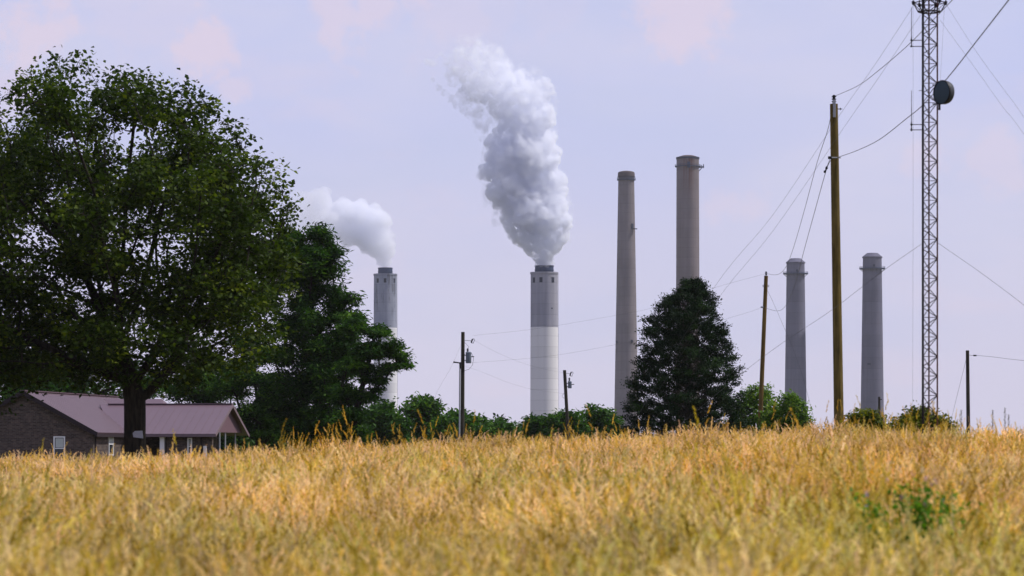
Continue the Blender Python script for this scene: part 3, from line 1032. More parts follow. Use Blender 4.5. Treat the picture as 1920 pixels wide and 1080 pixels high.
def tree(name, label, base, blobs, leafmat, barkmat, seed, n_attr=700, per=40, sigma=.3, leaf=.14, trunk_r=.3, fork=2.5, step=.35, kill=.5,
         aspect=.55, flat=.7, droop=.2, up=.5, group=None, lean=(0, 0), cat='tree', twig=.012, bias=.45, tone_sd=.22, stem_to=None):
    nprng = np.random.default_rng(seed)
    e = empty(name, base)
    tag(e, label, cat, group)
    b = np.array(base)
    A = sample_blobs([(p[0] - b[0], p[1] - b[1], p[2] - b[2], *p[3:]) for p in blobs], n_attr, nprng, bias)
    st = []
    k = max(2, int(fork / step))
    for i in range(k + 1):
        f = i / k
        st.append((lean[0] * f + .05 * math.sin(3 * f + seed), lean[1] * f, fork * f))
    nodes, par, nw = colonize(A, st, step, kill, nprng)
    n = len(nodes)
    pw = 1.95
    acc = np.zeros(n)
    rad = np.zeros(n)
    for i in range(n - 1, -1, -1):
        rad[i] = max(twig, acc[i] ** (1 / pw)) if acc[i] > 0 else twig
        if par[i] >= 0:
            acc[par[i]] += rad[i] ** pw
    rt = rad[0]
    rad = twig + (rad - twig) * (trunk_r - twig) / max(1e-6, rt - twig)
    rad[0] *= 1.45
    if len(st) > 2: rad[1] *= 1.15
    thick = rad > max(.06, trunk_r * .22)
    w = wood_mesh(nodes, par, rad, thick, 10)
    if w: np_mesh('trunk', *w, barkmat, e, smooth=True)
    w = wood_mesh(nodes, par, rad, ~thick, 4)
    if w:
        o = np_mesh('branches', *w, barkmat, e)
        o['kind'] = 'stuff'
    # leaves round every twig end
    ct = np.repeat(np.arange(len(A)), nprng.poisson(per, len(A)))
    off = nprng.normal(0, sigma, (len(ct), 3)) * np.array([1, 1, flat])
    tn = nprng.normal(.42, tone_sd, len(A))[ct] + nprng.normal(0, .12, len(ct))
    dirs = off / (np.linalg.norm(off, axis=1, keepdims=True) + 1e-6)
    co, fc = leaf_arrays(A[ct] + off, leaf, nprng, aspect, up, droop, dirs)
    o = np_mesh('crown', co, fc, leafmat, e, tone=np.repeat(tn, 4))
    o['kind'] = 'stuff'
    return e


def dome_blobs(px0, px1, py_top, d, seed, n=7, base_py=None, squash=.8, depth=1.0):
    """uneven dome of blobs spanning px0..px1 with its top at py_top"""
    r = random.Random(seed)
    base_py = base_py or 830
    cx, hw = (px0 + px1) / 2, (px1 - px0) / 2
    out = []
    for i in range(n):
        u = -1 + 2 * (i + .5) / n
        x = cx + u * hw * .8
        top = py_top + (base_py - py_top) * (abs(u) ** 2.2) * .75 + r.uniform(0, .12) * (base_py - py_top)
        rad = hw * r.uniform(.26, .42)
        c = P(x, top + rad * squash, d)
        c.y += r.uniform(-.5, .5) * hw / F * d * depth
        pm = d / F
        out.append((c.x, c.y, c.z, rad * pm, rad * pm, rad * squash * pm))
        c2 = P(x, (top + base_py) / 2 + 6, d)
        out.append((c2.x, c.y, c2.z, rad * pm * 1.1, rad * pm, max(.3, (base_py - top) * .5 * pm), .8))
    return out


def base_at(px, d):
    x = (px - 960) / F * d
    return (x, d, gz(x, d) - .05)


# --- the big shade tree in front of the house
def big_tree():
    d = 114.0
    pm = d / F
    r = random.Random(3)
    # outline of the crown, top side (px, py)
    top = [(-170, 350), (-120, 285), (-60, 235), (0, 188), (40, 160), (95, 112), (150, 118), (200, 132), (250, 152), (300, 160), (350, 172), (400, 208), (440, 245),
           (462, 290), (490, 318), (520, 350), (545, 395), (562, 440), (575, 500)]
    bot = [(-170, 640), (-60, 715), (0, 728), (60, 720), (150, 716), (215, 712), (280, 716), (340, 708), (400, 700), (450, 690), (500, 668), (540, 640), (575, 590)]
    tx, ty = zip(*top); bx, by = zip(*bot)
    blobs = []
    cx, half = 205.0, 385.0
    tries = 0
    while len(blobs) < 230 and tries < 9000:
        tries += 1
        px = r.uniform(-165, 570)
        t, b = np.interp(px, tx, ty), np.interp(px, bx, by)
        rad = r.uniform(24, 50)
        if b - t < 2.1 * rad:
            continue
        if px > 250 and (px + rad * .95 > 556 or np.interp(px + rad, tx, ty) > (t + b) / 2):
            continue
        # depth half-width follows the round plan of the crown
        q = max(0.0, 1 - ((px - cx) / half) ** 2) ** .5
        vy = r.uniform(t + rad * .85, b - rad * .8)
        if px > 250 and np.interp(px + rad * .9, tx, ty) > vy:
            continue
        hh = (vy - t) / (b - t)
        dep = q * half * (0.50 + .5 * math.sin(math.pi * min(1, hh * .9 + .12)))
        dy = r.uniform(-1, 1) * dep * .85
        # keep the inside emptier than the shell
        sh = max(abs(dy) / (dep + 1e-6), 1 - (vy - t) / 160, abs(px - cx) / half)
        if r.random() > .45 + sh * .7:
            continue
        # thin spots where the sky looks through
        hole = any(math.hypot((px - a) / 1.3, vy - c) < s for a, c, s in ((95, 255, 30), (300, 500, 26), (85, 465, 20), (395, 470, 22), (40, 400, 22)))
        if hole and r.random() < .8:
            continue
        c = P(px, vy, d)
        blobs.append((c.x, c.y + dy * pm, c.z, rad * pm * 1.1, rad * pm * 1.1, rad * pm * .8))
    for k in range(150):                       # loose fill through the whole crown
        px = r.uniform(-150, 470)
        t, b = np.interp(px, tx, ty) + 30, np.interp(px, bx, by) - 20
        if b - t < 60: continue
        rad = r.uniform(30, 62)
        vy = t + (b - t) * r.random() ** .7
        q = max(0.0, 1 - ((px - cx) / half) ** 2) ** .5
        c = P(px, vy, d)
        blobs.append((c.x, c.y + r.uniform(-1, 1) * q * half * .7 * pm, c.z, rad * pm * 1.2, rad * pm * 1.2, rad * pm * .7, .9))
    for (px, vy, rad) in ((262, 196, 44), (300, 215, 40), (230, 205, 36), (350, 235, 40)):
        c = P(px, vy, d)
        blobs.append((c.x, c.y, c.z, rad * pm, rad * pm * 2, rad * pm * .8))
    for px in np.arange(-150, 560, 15):       # small sprays along the rim
        t = np.interp(px, tx, ty)
        rad = r.uniform(8, 19)
        c = P(px + r.uniform(-7, 7), t + r.uniform(-4, 16), d)
        blobs.append((c.x, c.y + r.uniform(-60, 60) * pm, c.z, rad * pm, rad * pm, rad * pm * 1.2, 2.0))
    for px in np.arange(-100, 530, 22):       # hanging lower edge
        b = np.interp(px, bx, by)
        rad = r.uniform(14, 26)
        c = P(px, b - r.uniform(0, 26), d)
        blobs.append((c.x, c.y + r.uniform(-190, 120) * pm, c.z, rad * pm * 1.3, rad * pm * 1.3, rad * pm * .8, 1.6))
    for (px, vy, rad) in ((10, 735, 22), (34, 722, 20), (60, 722, 16), (-20, 740, 30), (92, 722, 13), (150, 722, 12), (178, 722, 10), (205, 728, 13), (292, 728, 13), (318, 724, 12), (5, 760, 14)):
        c = P(px, vy, d)
        blobs.append((c.x, c.y - r.uniform(0, 120) * pm, c.z, rad * pm, rad * pm, rad * pm * .9, 2.2))
    base = P(255, 700, d)
    bz = gz(base.x, d) - .1
    tree('shade_tree', 'big dark leafy tree standing in front of the brick house', (base.x, d, bz), blobs, M['leaf_big'], M['bark'], 11, n_attr=5000, per=20, sigma=.28,
         leaf=.205, trunk_r=.44, fork=3.7, step=.42, kill=.55, aspect=.72, flat=.8, droop=.25, lean=(-.1, 0), twig=.009, bias=.5)
    # pale board low on the trunk
    sx = P(259, 815, d - .62)
    me = MB().add([(-.19, 0, -.10), (.20, 0, -.15), (.17, 0, .16), (-.13, 0, .15), (-.22, 0, .06),
                   (-.19, .03, -.10), (.20, .03, -.15), (.17, .03, .16), (-.13, .03, .15), (-.22, .03, .06)],
                  [(0, 1, 2, 3, 4), (9, 8, 7, 6, 5), (0, 5, 6, 1), (1, 6, 7, 2), (2, 7, 8, 3), (3, 8, 9, 4), (4, 9, 5, 0)])
    o = me.build('trunk_board', mat_plain('pale_board', (.36, .35, .40), .7, .35, 9))
    o.location = sx
    tag(o, 'small pale blank board fixed low on the trunk of the big tree', 'board')


big_tree()

# --- trees behind the house and right of the big tree
GT = 'trees behind the house'


def tiers(lst, d, seed, dy=1.0, sq=.42):
    r = random.Random(seed)
    pm = d / F
    out = []
    for (px, py, rx, rz) in lst:
        for k in range(5):
            u = r.uniform(-.62, .62)
            c = P(px + u * rx, py + r.uniform(-.55, .45) * rz + abs(u) * rz * .5, d)
            f = r.uniform(.38, .66)
            out.append((c.x, c.y + r.uniform(-1, 1) * rx * pm * dy * 1.5, c.z, rx * pm * f, rx * pm * f, rz * pm * r.uniform(.5, .95)))
    return out


t2 = [(588, 440, 24, 14), (556, 452, 26, 16), (612, 456, 24, 13), (632, 474, 18, 10), (580, 478, 36, 16), (640, 500, 20, 12), (606, 506, 34, 17), (560, 520, 34, 20), (645, 528, 18, 10),
      (618, 545, 34, 17), (575, 560, 36, 20), (655, 566, 20, 13), (630, 588, 34, 17), (590, 606, 40, 22), (545, 612, 34, 24), (668, 604, 22, 14), (640, 632, 36, 19), (600, 650, 46, 22),
      (555, 668, 38, 26), (650, 672, 34, 20), (612, 700, 50, 24), (560, 730, 44, 26), (640, 745, 46, 24), (600, 778, 52, 26), (555, 800, 46, 26), (640, 806, 46, 24)]
_r2 = random.Random(31)
_ry, _rx = (430, 460, 500, 560, 600, 640, 700, 760, 830), (598, 632, 650, 664, 684, 690, 690, 680, 680)
fill2 = []
while len(fill2) < 60:
    py = _r2.uniform(445, 815)
    rad = _r2.uniform(14, 27)
    px = _r2.uniform(500, np.interp(py, _ry, _rx) - rad * .9)
    c = P(px, py, 176)
    fill2.append((c.x, c.y + _r2.uniform(-70, 70) * 176 / F, c.z, rad * 176 / F, rad * 176 / F, rad * 176 / F * .85, .8))
tree('broadleaf_tree', 'tall dark tree with layered boughs in front of the stained chimney', base_at(608, 176), tiers(t2, 176, 5) + fill2, M['leaf_deep'], M['bark'], 21, n_attr=1700, per=36, sigma=.28,
     leaf=.34, trunk_r=.30, fork=3.0, step=.5, kill=.7, aspect=.32, flat=.65, droop=.6, up=.7, group=GT, twig=.014)
t3 = [(660, 610, 26, 12), (700, 622, 30, 11), (735, 648, 24, 9), (752, 668, 20, 9), (762, 684, 12, 6), (720, 660, 34, 11), (690, 655, 32, 16), (725, 690, 26, 8), (670, 690, 36, 16), (705, 712, 22, 8),
      (660, 735, 34, 18), (690, 745, 18, 8), (715, 732, 16, 4), (650, 775, 34, 18), (665, 805, 30, 16)]
tree('broadleaf_tree', 'tree with a long bough reaching right across the stained chimney', base_at(655, 168), tiers(t3, 168, 6, .8), M['leaf_deep'], M['bark'], 22, n_attr=620, per=40, sigma=.23,
     leaf=.28, trunk_r=.22, fork=1.5, step=.42, kill=.6, aspect=.34, flat=.45, droop=.6, up=.7, group=GT, twig=.014)
t4 = [(470, 640, 44, 20), (510, 665, 48, 22), (435, 690, 40, 18), (480, 710, 56, 22), (530, 730, 44, 22), (440, 735, 44, 20), (480, 765, 60, 24), (530, 785, 46, 22), (450, 795, 46, 20), (500, 812, 50, 14)]
tree('broadleaf_tree', 'round dark green tree right behind the carport gable of the house', base_at(485, 185), tiers(t4, 185, 7), M['leaf_deep'], M['bark'], 23, n_attr=620, per=42, sigma=.28,
     leaf=.30, trunk_r=.25, fork=1.5, step=.5, kill=.7, aspect=.36, flat=.5, droop=.6, up=.7, group=GT, twig=.014)
t5 = [(395, 690, 34, 18), (365, 705, 34, 16), (410, 725, 34, 20), (375, 745, 36, 20), (330, 735, 30, 16), (400, 775, 40, 22), (345, 775, 34, 18), (420, 800, 34, 18)]
tree('broadleaf_tree', 'shaded tree showing over the roof between trunk and carport gable', base_at(380, 200), tiers(t5, 200, 8), M['leaf_deep'], M['bark'], 24, n_attr=480, per=34, sigma=.34,
     leaf=.30, trunk_r=.25, fork=1.8, step=.5, kill=.7, aspect=.4, flat=.6, droop=.5, group=GT, twig=.014)
t6 = [(150, 690, 60, 30), (80, 680, 60, 30), (10, 700, 60, 30), (220, 700, 50, 26), (290, 715, 40, 20), (-60, 700, 60, 30), (120, 735, 70, 24), (40, 740, 70, 24), (260, 740, 50, 20)]
tree('broadleaf_tree', 'dark tree mass behind the long mauve roof ridge, left of the trunk', base_at(110, 215), tiers(t6, 215, 9), M['leaf_deep'], M['bark'], 25, n_attr=620, per=36, sigma=.42,
     leaf=.34, trunk_r=.35, fork=2.5, step=.6, kill=.8, aspect=.45, flat=.7, droop=.4, group=GT, twig=.014)

# --- thicket row behind the field edge
GB = 'thicket trees along the far field edge'
rowt = [(388, 476, 802, 232, 'low dark undergrowth bush seen through the open carport', 'leaf_deep'),
        (452, 548, 792, 236, 'low dark undergrowth bush below the round tree behind the carport', 'leaf_deep'),
        (528, 622, 786, 238, 'low dark undergrowth bush below the tall layered tree', 'leaf_deep'),
        (602, 700, 780, 240, 'low dark undergrowth bush below the tree with the long bough', 'leaf_deep'),
        (664, 768, 748, 250, 'leafy thicket tree at the foot of the stained chimney', 'leaf_bush'),
        (728, 850, 738, 255, 'thicket tree with ragged top left of the transformer pole', 'leaf_bush'),
        (800, 926, 761, 248, 'low thicket tree behind the pole with the thin mast', 'leaf_bush'),
        (900, 992, 784, 262, 'very low bush left of the grey over white chimney base', 'leaf_bush'),
        (955, 1052, 776, 258, 'bush crossing the foot of the grey over white chimney', 'leaf_bush'),
        (1010, 1112, 764, 256, 'bush around the foot of the small leaning transformer pole', 'leaf_bush'),
        (1075, 1178, 757, 262, 'gappy bush left of the tapered chimney base', 'leaf_bush')]
for i, (a, b, tp, d, lb, mt) in enumerate(rowt):
    tree('thicket_tree', lb, base_at((a + b) / 2, d), dome_blobs(a, b, tp, d, 40 + i, n=9, base_py=862), M[mt], M['bark'], 60 + i, n_attr=340, per=28, sigma=.33, leaf=.42,
         trunk_r=.14, fork=.9, step=.45, kill=.6, aspect=.5, flat=.7, droop=.3, group=GB, twig=.015)
GS = 'light green bushes on the ridge'
tree('leafy_bush', 'light green bush between cedar and leaning brown pole', base_at(1412, 172), dome_blobs(1366, 1474, 712, 172, 81, n=8, base_py=825), M['leaf_light'], M['bark'], 81, n_attr=270, per=22,
     sigma=.19, leaf=.21, trunk_r=.1, fork=.8, step=.35, kill=.45, group=GS, cat='bush')
tree('leafy_bush', 'light green bush at the foot of the left chamfered chimney', base_at(1478, 168), dome_blobs(1424, 1526, 732, 168, 82, n=8, base_py=825), M['leaf_light'], M['bark'], 82, n_attr=260, per=24,
     sigma=.19, leaf=.21, trunk_r=.1, fork=.7, step=.35, kill=.45, group=GS, cat='bush')
GY = 'yellow green shrubs on the ridge'
tree('low_shrub', 'yellow green shrub to the right of the thick pole', base_at(1620, 66), dome_blobs(1578, 1668, 766, 66, 83, n=7, base_py=820), M['leaf_yellow'], M['bark'], 83, n_attr=200, per=26,
     sigma=.085, leaf=.085, trunk_r=.03, fork=.2, step=.15, kill=.2, group=GY, cat='shrub', twig=.004)
tree('low_shrub', 'wide yellow green shrub at the foot of the lattice tower', base_at(1730, 64), dome_blobs(1672, 1790, 759, 64, 84, n=8, base_py=820), M['leaf_yellow'], M['bark'], 84, n_attr=270, per=26,
     sigma=.085, leaf=.085, trunk_r=.03, fork=.2, step=.15, kill=.2, group=GY, cat='shrub', twig=.004)

# --- cedar
def cedar():
    d = 150.0
    pm = d / F
    nprng = np.random.default_rng(91)
    r = random.Random(92)
    prof = [(524, 8), (545, 26), (565, 54), (590, 70), (620, 84), (650, 94), (690, 108), (720, 114), (760, 124), (800, 136), (826, 138)]
    py_, hw_ = zip(*prof)
    bx = P(1290, 800, d).x
    bz = gz(bx, d) - .05
    e = empty('cedar_tree', (bx, d, bz))
    tag(e, 'dense dark conical cedar standing in front of the tallest chimney', 'tree')
    ztop = P(1300, 526, d).z - bz
    tr = MB()
    tr.tube([(0, 0, 0), (.02, 0, ztop * .4), (.1, 0, ztop * .75), (.25, 0, ztop - .1)], [.2, .13, .06, .015], 10)
    tr.build('trunk', M['bark_grey'], e, smooth=True)
    br = MB()
    C, D, SZ = [], [], []
    n = 0
    while n < 1150:
        py = 528 + (826 - 528) * (r.random() ** .75)
        hw = np.interp(py, py_, hw_)
        cx = 1290 + np.interp(py, [528, 600, 830], [10, -3, -10])
        ang = r.uniform(0, 2 * math.pi)
        lump = .86 + .30 * mnoise.noise(Vector((math.cos(ang) * 1.7, math.sin(ang) * 1.7, py * .028)))
        f = (r.random() ** .36) * lump
        rad = hw * f
        pt = Vector(((cx - 960) / F * d + math.cos(ang) * rad * pm - bx, math.sin(ang) * rad * pm, ZC + (YH - py) / F * d - bz))
        C.append(pt)
        v = Vector((math.cos(ang), math.sin(ang), .55)).normalized()
        D.append(v)
        SZ.append(r.uniform(.75, 1.25))
        if n % 2 == 0:
            z0 = max(.2, pt.z - rad * pm * .30 - .1)
            br.tube([(0, 0, z0), (pt.x * .55, pt.y * .55, (z0 + pt.z) / 2 - .02), tuple(pt)], [.022, .012, .004], 4, cap=False)
        n += 1
    o = br.build('branches', M['bark_grey'], e)
    o['kind'] = 'stuff'
    C = np.array(C); D = np.array(D); SZ = np.array(SZ)
    per = 84
    ct = np.repeat(np.arange(len(C)), per)
    off = nprng.normal(0, .105, (len(ct), 3)) * np.array([1.25, 1.25, .75]) * SZ[ct][:, None]
    off += D[ct] * np.abs(nprng.normal(0, .13, (len(ct), 1))) * SZ[ct][:, None]
    dirs = D[ct] + off * 2.5
    dirs /= np.linalg.norm(dirs, axis=1, keepdims=True)
    co, fc = leaf_arrays(C[ct] + off, .14, nprng, .40, .2, -.2, dirs)
    tn = nprng.normal(.40, .26, len(C))[ct] + nprng.normal(0, .1, len(ct))
    o = np_mesh('crown', co, fc, M['leaf_cedar'], e, tone=np.repeat(tn, 4))
    o['kind'] = 'stuff'


cedar()

# ------------------------------------------------------------------ poles
GP = 'wooden utility poles'


def pole(label, top, bot, d, r_top, r_bot, mat):
    """leaning wooden pole from pixel positions of its top and of where it meets the grass"""
    tp = P(top[0], top[1], d)
    bp = P(bot[0], bot[1], d)
    dirv = (bp - tp)
    zg = gz(bp.x, d) - .3
    k = (zg - tp.z) / dirv.z
    b = tp + dirv * k
    e = empty('utility_pole', tuple(b))
    tag(e, label, 'utility pole', GP)
    v = tp - b
    pts = [v * (i / 8) for i in range(9)]
    rad = [r_bot + (r_top - r_bot) * i / 8 for i in range(9)]
    MB().tube(pts, rad, 16).build('pole', mat, e, smooth=True)
    return e, b, tp


def insulator(parent, at_, h=.3, r=.07, mat=None, name='insulator'):
    mb = MB()
    prof = [(r * .45, 0)]
    for k in range(3):
        z = h * (k + .3) / 3.4
        prof += [(r * .5, z), (r, z + h * .04), (r, z + h * .12), (r * .5, z + h * .2)]
    prof += [(r * .6, h * .95), (0, h)]
    o = MB().lathe(prof, 14).build(name, mat or M['black'], parent, smooth=True)
    o.location = at_
    return o


dP = 90.0
e1, b1, t1 = pole('thick mossy brown pole standing nearest, left of the lattice tower', (1563.5, 195), (1573, 795), dP, .125, .165, M['pole_main'])
rel = t1 - b1
insulator(e1, rel + Vector((0, -.02, .03)), .26, .075)
MB().box(rel + Vector((0.0, -.14, -.16)), (.085, .05, .55)).build('top_bracket', M['galv'], e1, bevel=.008)
MB().tube([rel + Vector((.05, -.02, -.16)), rel + Vector((.26, -.02, -.16))], .014, 6).box(rel + Vector((.2, -.02, -.16)), (.02, .07, .07)).build('bolt', M['black'], e1)
a1 = P(1566, 296.5, dP) - b1
MB().tube([a1 + Vector((-.20, -.14, 0)), a1 + Vector((.16, -.14, 0))], .022, 6).build('cross_bolt', M['galv'], e1)
MB().tube([a1 + Vector((-.24, -.14, 0)), a1 + Vector((-.13, -.14, 0))], [.045, .05], 10).build('spool_insulator', M['black'], e1)
MB().tube([a1 + Vector((-.16, .02, -.02)), a1 + Vector((-.25, .05, -.25))], .008, 5).build('tie_wire', M['wire'], e1)
MB().tube([a1 + Vector((-.25, .05, -.25)), a1 + Vector((-.27, .05, -.32)), a1 + Vector((-.32, .05, -.42)), a1 + Vector((-.34, .05, -.46))], [.02, .045, .045, .02], 8).build('strain_insulator', M['black'], e1)

dP2 = 170.0
e2, b2, t2p = pole('leaning reddish brown pole between the cedar and the left chamfered chimney', (1436.5, 517), (1425, 795), dP2, .115, .15, M['pole_brown'])
rel2 = t2p - b2
insulator(e2, rel2 + Vector((0, 0, .02)), .24, .075)
for py in (535, 537.5):
    q = P(1436, py, dP2) - b2
    MB().tube([q + Vector((-.2, 0, 0)), q + Vector((.2, 0, 0))], .018, 6).build('bolt', M['black'], e2)
q = P(1433, 576, dP2) - b2
MB().tube([q + Vector((-.05, -.05, 0)), q + Vector((-.22, -.05, 0))], .05, 8).build('spool_insulator', M['galv'], e2)

dP3 = 200.0
e3, b3, t3p = pole('dark pole with hanging transformer beside the thin mast, right of the thicket', (868, 622.5), (867, 812), dP3, .125, .15, M['pole_dark'])


def arm_and_cutout(e, b, d, px, py, w):
    """bracket arm with a cutout switch, from the pole to the right"""
    q0, q1 = P(px, py, d) - b, P(px + w, py + 1, d) - b
    MB().tube([q0, q1], .022, 6).build('bracket_arm', M['galv'], e)
    mb = MB()
    s = d / F
    mb.tube([q1 + Vector((-1.5 * s, 0, -3.5 * s)), q1 + Vector((1.0 * s, 0, 3.5 * s))], .05, 8)
    mb.tube([q1 + Vector((1.0 * s, 0, 3.5 * s)), q1 + Vector((4.5 * s, 0, 3.2 * s))], .025, 6)
    mb.tube([q1 + Vector((-1.5 * s, 0, -3.5 * s)), q1 + Vector((2.2 * s, 0, -4.5 * s)), q1 + Vector((4.8 * s, 0, 2 * s))], .03, 6)
    mb.build('cutout_switch', M['black'], e)


def transformer(e, b, d, px, py, w, h, mat):
    """pole-top can with lid, bushing and cooling hoop"""
    s = d / F
    c = P(px, py, d) - b
    r, hh = w / 2 * s, h / 2 * s
    o = MB().lathe([(r * .9, -hh), (r, -hh + .04), (r, hh - .05), (r * 1.08, hh - .05), (r * 1.08, hh), (r * .6, hh + .06), (0, hh + .07)], 20).build('transformer', mat, e, smooth=True)
    o.location = c
    bs = insulator(o, Vector((-r * .3, 0, hh)), 8 * s, .085, M['black'], 'bushing')
    for q_ in (.5, -.5):
        MB().box((-r - .1, 0, hh * q_), (.22, .06, .08)).build('mounting_lug', M['galv'], o)
    MB().tube([(r, 0, hh * .2), (r + .14, 0, hh * .25), (r + .2, 0, hh * .18)], .035, 6).build('tap', M['black'], o)
    return o


arm_and_cutout(e3, b3, dP3, 869, 638, 16)
transformer(e3, b3, dP3, 878.5, 671, 10.5, 20, M['transformer'])
MB().tube([P(x, y, dP3) - b3 for x, y in ((884, 662), (888, 672), (886, 684), (880, 692), (871, 695))], .014, 5).build('drop_loop', M['black'], e3)
MB().tube([P(x, y, dP3) - b3 for x, y in ((871, 642), (879, 650), (876, 658))], .01, 5).build('drop_loop', M['black'], e3)
mb = MB()
s3 = dP3 / F
x_ = P(862.5, 680, dP3 - 1.0)
zg = gz(x_.x, dP3 - 1.0) - .2
em = empty('thin_mast', (x_.x, dP3 - 1.0, zg))
tag(em, 'thin grey metal mast with a stub arm beside the transformer pole', 'mast')
MB().tube([(-.06, 0, 0), (0.0, 0, x_.z - zg)], .055, 8).build('mast_tube', M['galv'], em, smooth=True)
q = Vector((0, 0, x_.z - zg - .02))
MB().tube([q, q + Vector((-.35, 0, .05)), q + Vector((-.46, 0, .06))], [.04, .05, .075], 8).build('stub_arm', M['black'], em)
MB().tube([q + Vector((0, 0, .05)), q + Vector((.04, 0, -.4))], .07, 8).build('collar', M['black'], em)

dP4 = 230.0
e4, b4, t4p = pole('small dark leaning pole with transformer right of the grey over white chimney', (1058.5, 694), (1065, 810), dP4, .13, .15, M['pole_dark'])
arm_and_cutout(e4, b4, dP4, 1061, 700, 9)
transformer(e4, b4, dP4, 1068.5, 722, 7, 12, M['transformer'])
MB().tube([P(x, y, dP4) - b4 for x, y in ((1058, 737), (1054.5, 741), (1054.5, 744), (1058.5, 747))], .012, 5).build('drop_loop', M['black'], e4)
dP5 = 200.0
e5, b5, t5p = pole('plain dark pole standing alone at the far right', (1814, 657), (1815.5, 795), dP5, .12, .15, M['pole_dark'])
q = P(1817, 666, dP5) - b5
MB().tube([q, q + Vector((.42, 0, -.02))], .02, 6).build('bracket_arm', M['galv'], e5)
MB().tube([q + Vector((.3, 0, -.02)), q + Vector((.52, 0, -.02))], [.05, .05], 8).build('strain_insulator', M['black'], e5)
dP6 = 330.0
e6, b6, t6p = pole('tiny dark distant pole against the right chamfered chimney', (1648.5, 744), (1649, 800), dP6, .13, .14, M['pole_dark'])
q = P(1650, 749, dP6) - b6
MB().tube([q, q + Vector((.22, 0, 0))], .06, 6).build('spool_insulator', M['black'], e6)

# ------------------------------------------------------------------ lattice tower
dT = 54.0
kT = dT / 110.0
pmT = dT / F


def tower():
    cx = P(1744, 500, dT).x
    zb = gz(cx, dT) - .2
    e = empty('lattice_tower', (cx, dT, zb))
    tag(e, 'slender dark lattice radio tower held by guy wires, right of the thick pole', 'radio tower')
    s = 27 * pmT                       # face width
    tri = [Vector((-s / 2, 0, 0)), Vector((s / 2, 0, 0)), Vector((0.012, s * .866, 0))]
    H = P(1744, -60, dT).z - zb
    for i, p in enumerate(tri):
        MB().tube([p, p + Vector((0, 0, H))], (0.042 if i == 0 else .031) * kT, 8).build('leg', M['tower'] if i == 0 else M['tower_red'], e, smooth=True)
    ph = 18.3 * pmT
    n = int(H / ph)
    meshes = []
    for k in range(3):
        a, b = tri[k], tri[(k + 1) % 3]
        for up in (0, 1):
            p, q = (a, b) if up else (b, a)
            o = MB().tube([p, q + Vector((0, 0, ph))], .0165 * kT, 5).build('brace', M['tower'], e)
            meshes.append((k, up, o))
        o = MB().tube([a, b], .014 * kT, 5).build('rung', M['tower'], e)
        meshes.append((k, 2, o))
    for i in range(1, n):
        for (k, up, o) in meshes:
            if up == 2:
                if i % 2 or k != 0: continue
            elif (i + k) % 2 != up:
                continue
            c = o.copy()
            c.location = (0, 0, i * ph)
            COL.objects.link(c)
            c.parent = e
    # star bracket that spreads the guy wires
    zs = P(1744, 21, dT).z - zb
    zt = P(1744, 4, dT).z - zb
    cen = Vector((0, s * .29, 0))
    sb = MB()
    ring, tips = [], []
    for k in range(6):
        a = math.pi / 6 + k * math.pi / 3
        a = k * math.pi / 3
        v = Vector((math.cos(a), math.sin(a), 0))
        ring.append(cen + v * .44 * kT + Vector((0, 0, zs)))
        tips.append(cen + v * .63 * kT + Vector((0, 0, zt)))
    for k in range(6):
        sb.tube([ring[k], ring[(k + 1) % 6]], .028 * kT, 6)
        sb.tube([ring[k], tips[k]], .024 * kT, 6)
        sb.tube([tips[k], tips[(k + 1) % 6]], .02 * kT, 6)
        sb.tube([ring[k], tips[(k + 1) % 6]], .012 * kT, 5)
        sb.tube([ring[k], cen + (ring[k] - cen) * .35 + Vector((0, 0, zs * .65))], .018 * kT, 5)
        sb.tube([tips[k], tips[k] + Vector((0, 0, .6 * kT))], .018 * kT, 5)
    sb.build('guy_bracket', M['tower'], e)
    for k in range(6):
        o = MB().lathe([(0, -.1 * kT), (.055 * kT, -.06 * kT), (.06 * kT, .05 * kT), (0, .1 * kT)], 10).build('shackle', M['black'], e)
        o.location = tips[k]
    # short step bolt on the left
    MB().tube([(-s / 2, 0, P(0, 170, dT).z - zb), (-s / 2 - .16 * kT, 0, P(0, 170, dT).z - zb)], .012 * kT, 5).build('step_bolt', M['tower'], e)
    MB().tube([(-s / 2 - .035 * kT, -.03 * kT, 0), (-s / 2 - .035 * kT, -.03 * kT, H)], .016 * kT, 6).build('feed_cable', M['black'], e)
    return e, cx, zb, s


eT, cxT, zbT, sT = tower()

# dish antenna
dc = P(1766, 173, dT - .3 * kT)
dish = empty('dish_antenna', tuple(dc))
tag(dish, 'round dark microwave dish bolted to the right side of the lattice tower', 'antenna')
rD = 22 * pmT
rotd = Matrix.Rotation(R(-56), 4, 'Z') @ Matrix.Rotation(R(90), 4, 'X')     # axis of the drum
drum = MB().lathe([(rD, .0), (rD, .17 * kT), (rD * .93, .27 * kT), (rD * .6, .38 * kT), (rD * .15, .42 * kT), (0, .42 * kT)], 40)
drum.v = [tuple((Matrix.Rotation(R(180), 4, 'X')) @ Vector(v)) for v in drum.v]
o = drum.build('shroud', M['dish_side'], dish, smooth=True)
o.matrix_local = rotd
o = MB().lathe([(rD * .985, .004), (rD * .7, .035 * kT), (0, .05 * kT)], 40).build('radome', M['dish'], dish, smooth=True)
o.matrix_local = rotd
o = MB().lathe([(rD * .96, -.03 * kT), (rD * 1.03, -.03 * kT), (rD * 1.03, .03 * kT), (rD * .96, .03 * kT)], 40, close=True).build('rim', M['black'], dish, smooth=True)
o.matrix_local = rotd
MB().tube([Vector((-.06, .22, -.66)) * kT, Vector((-.06, .22, .42)) * kT], .045 * kT, 8).build('mount_pipe', M['tower'], dish)
for zq in (.32, -.42):
    MB().tube([Vector((-.06, .22, zq)) * kT, Vector((-.32, .3, zq)) * kT], .022 * kT, 6).build('mount_arm', M['tower'], dish)

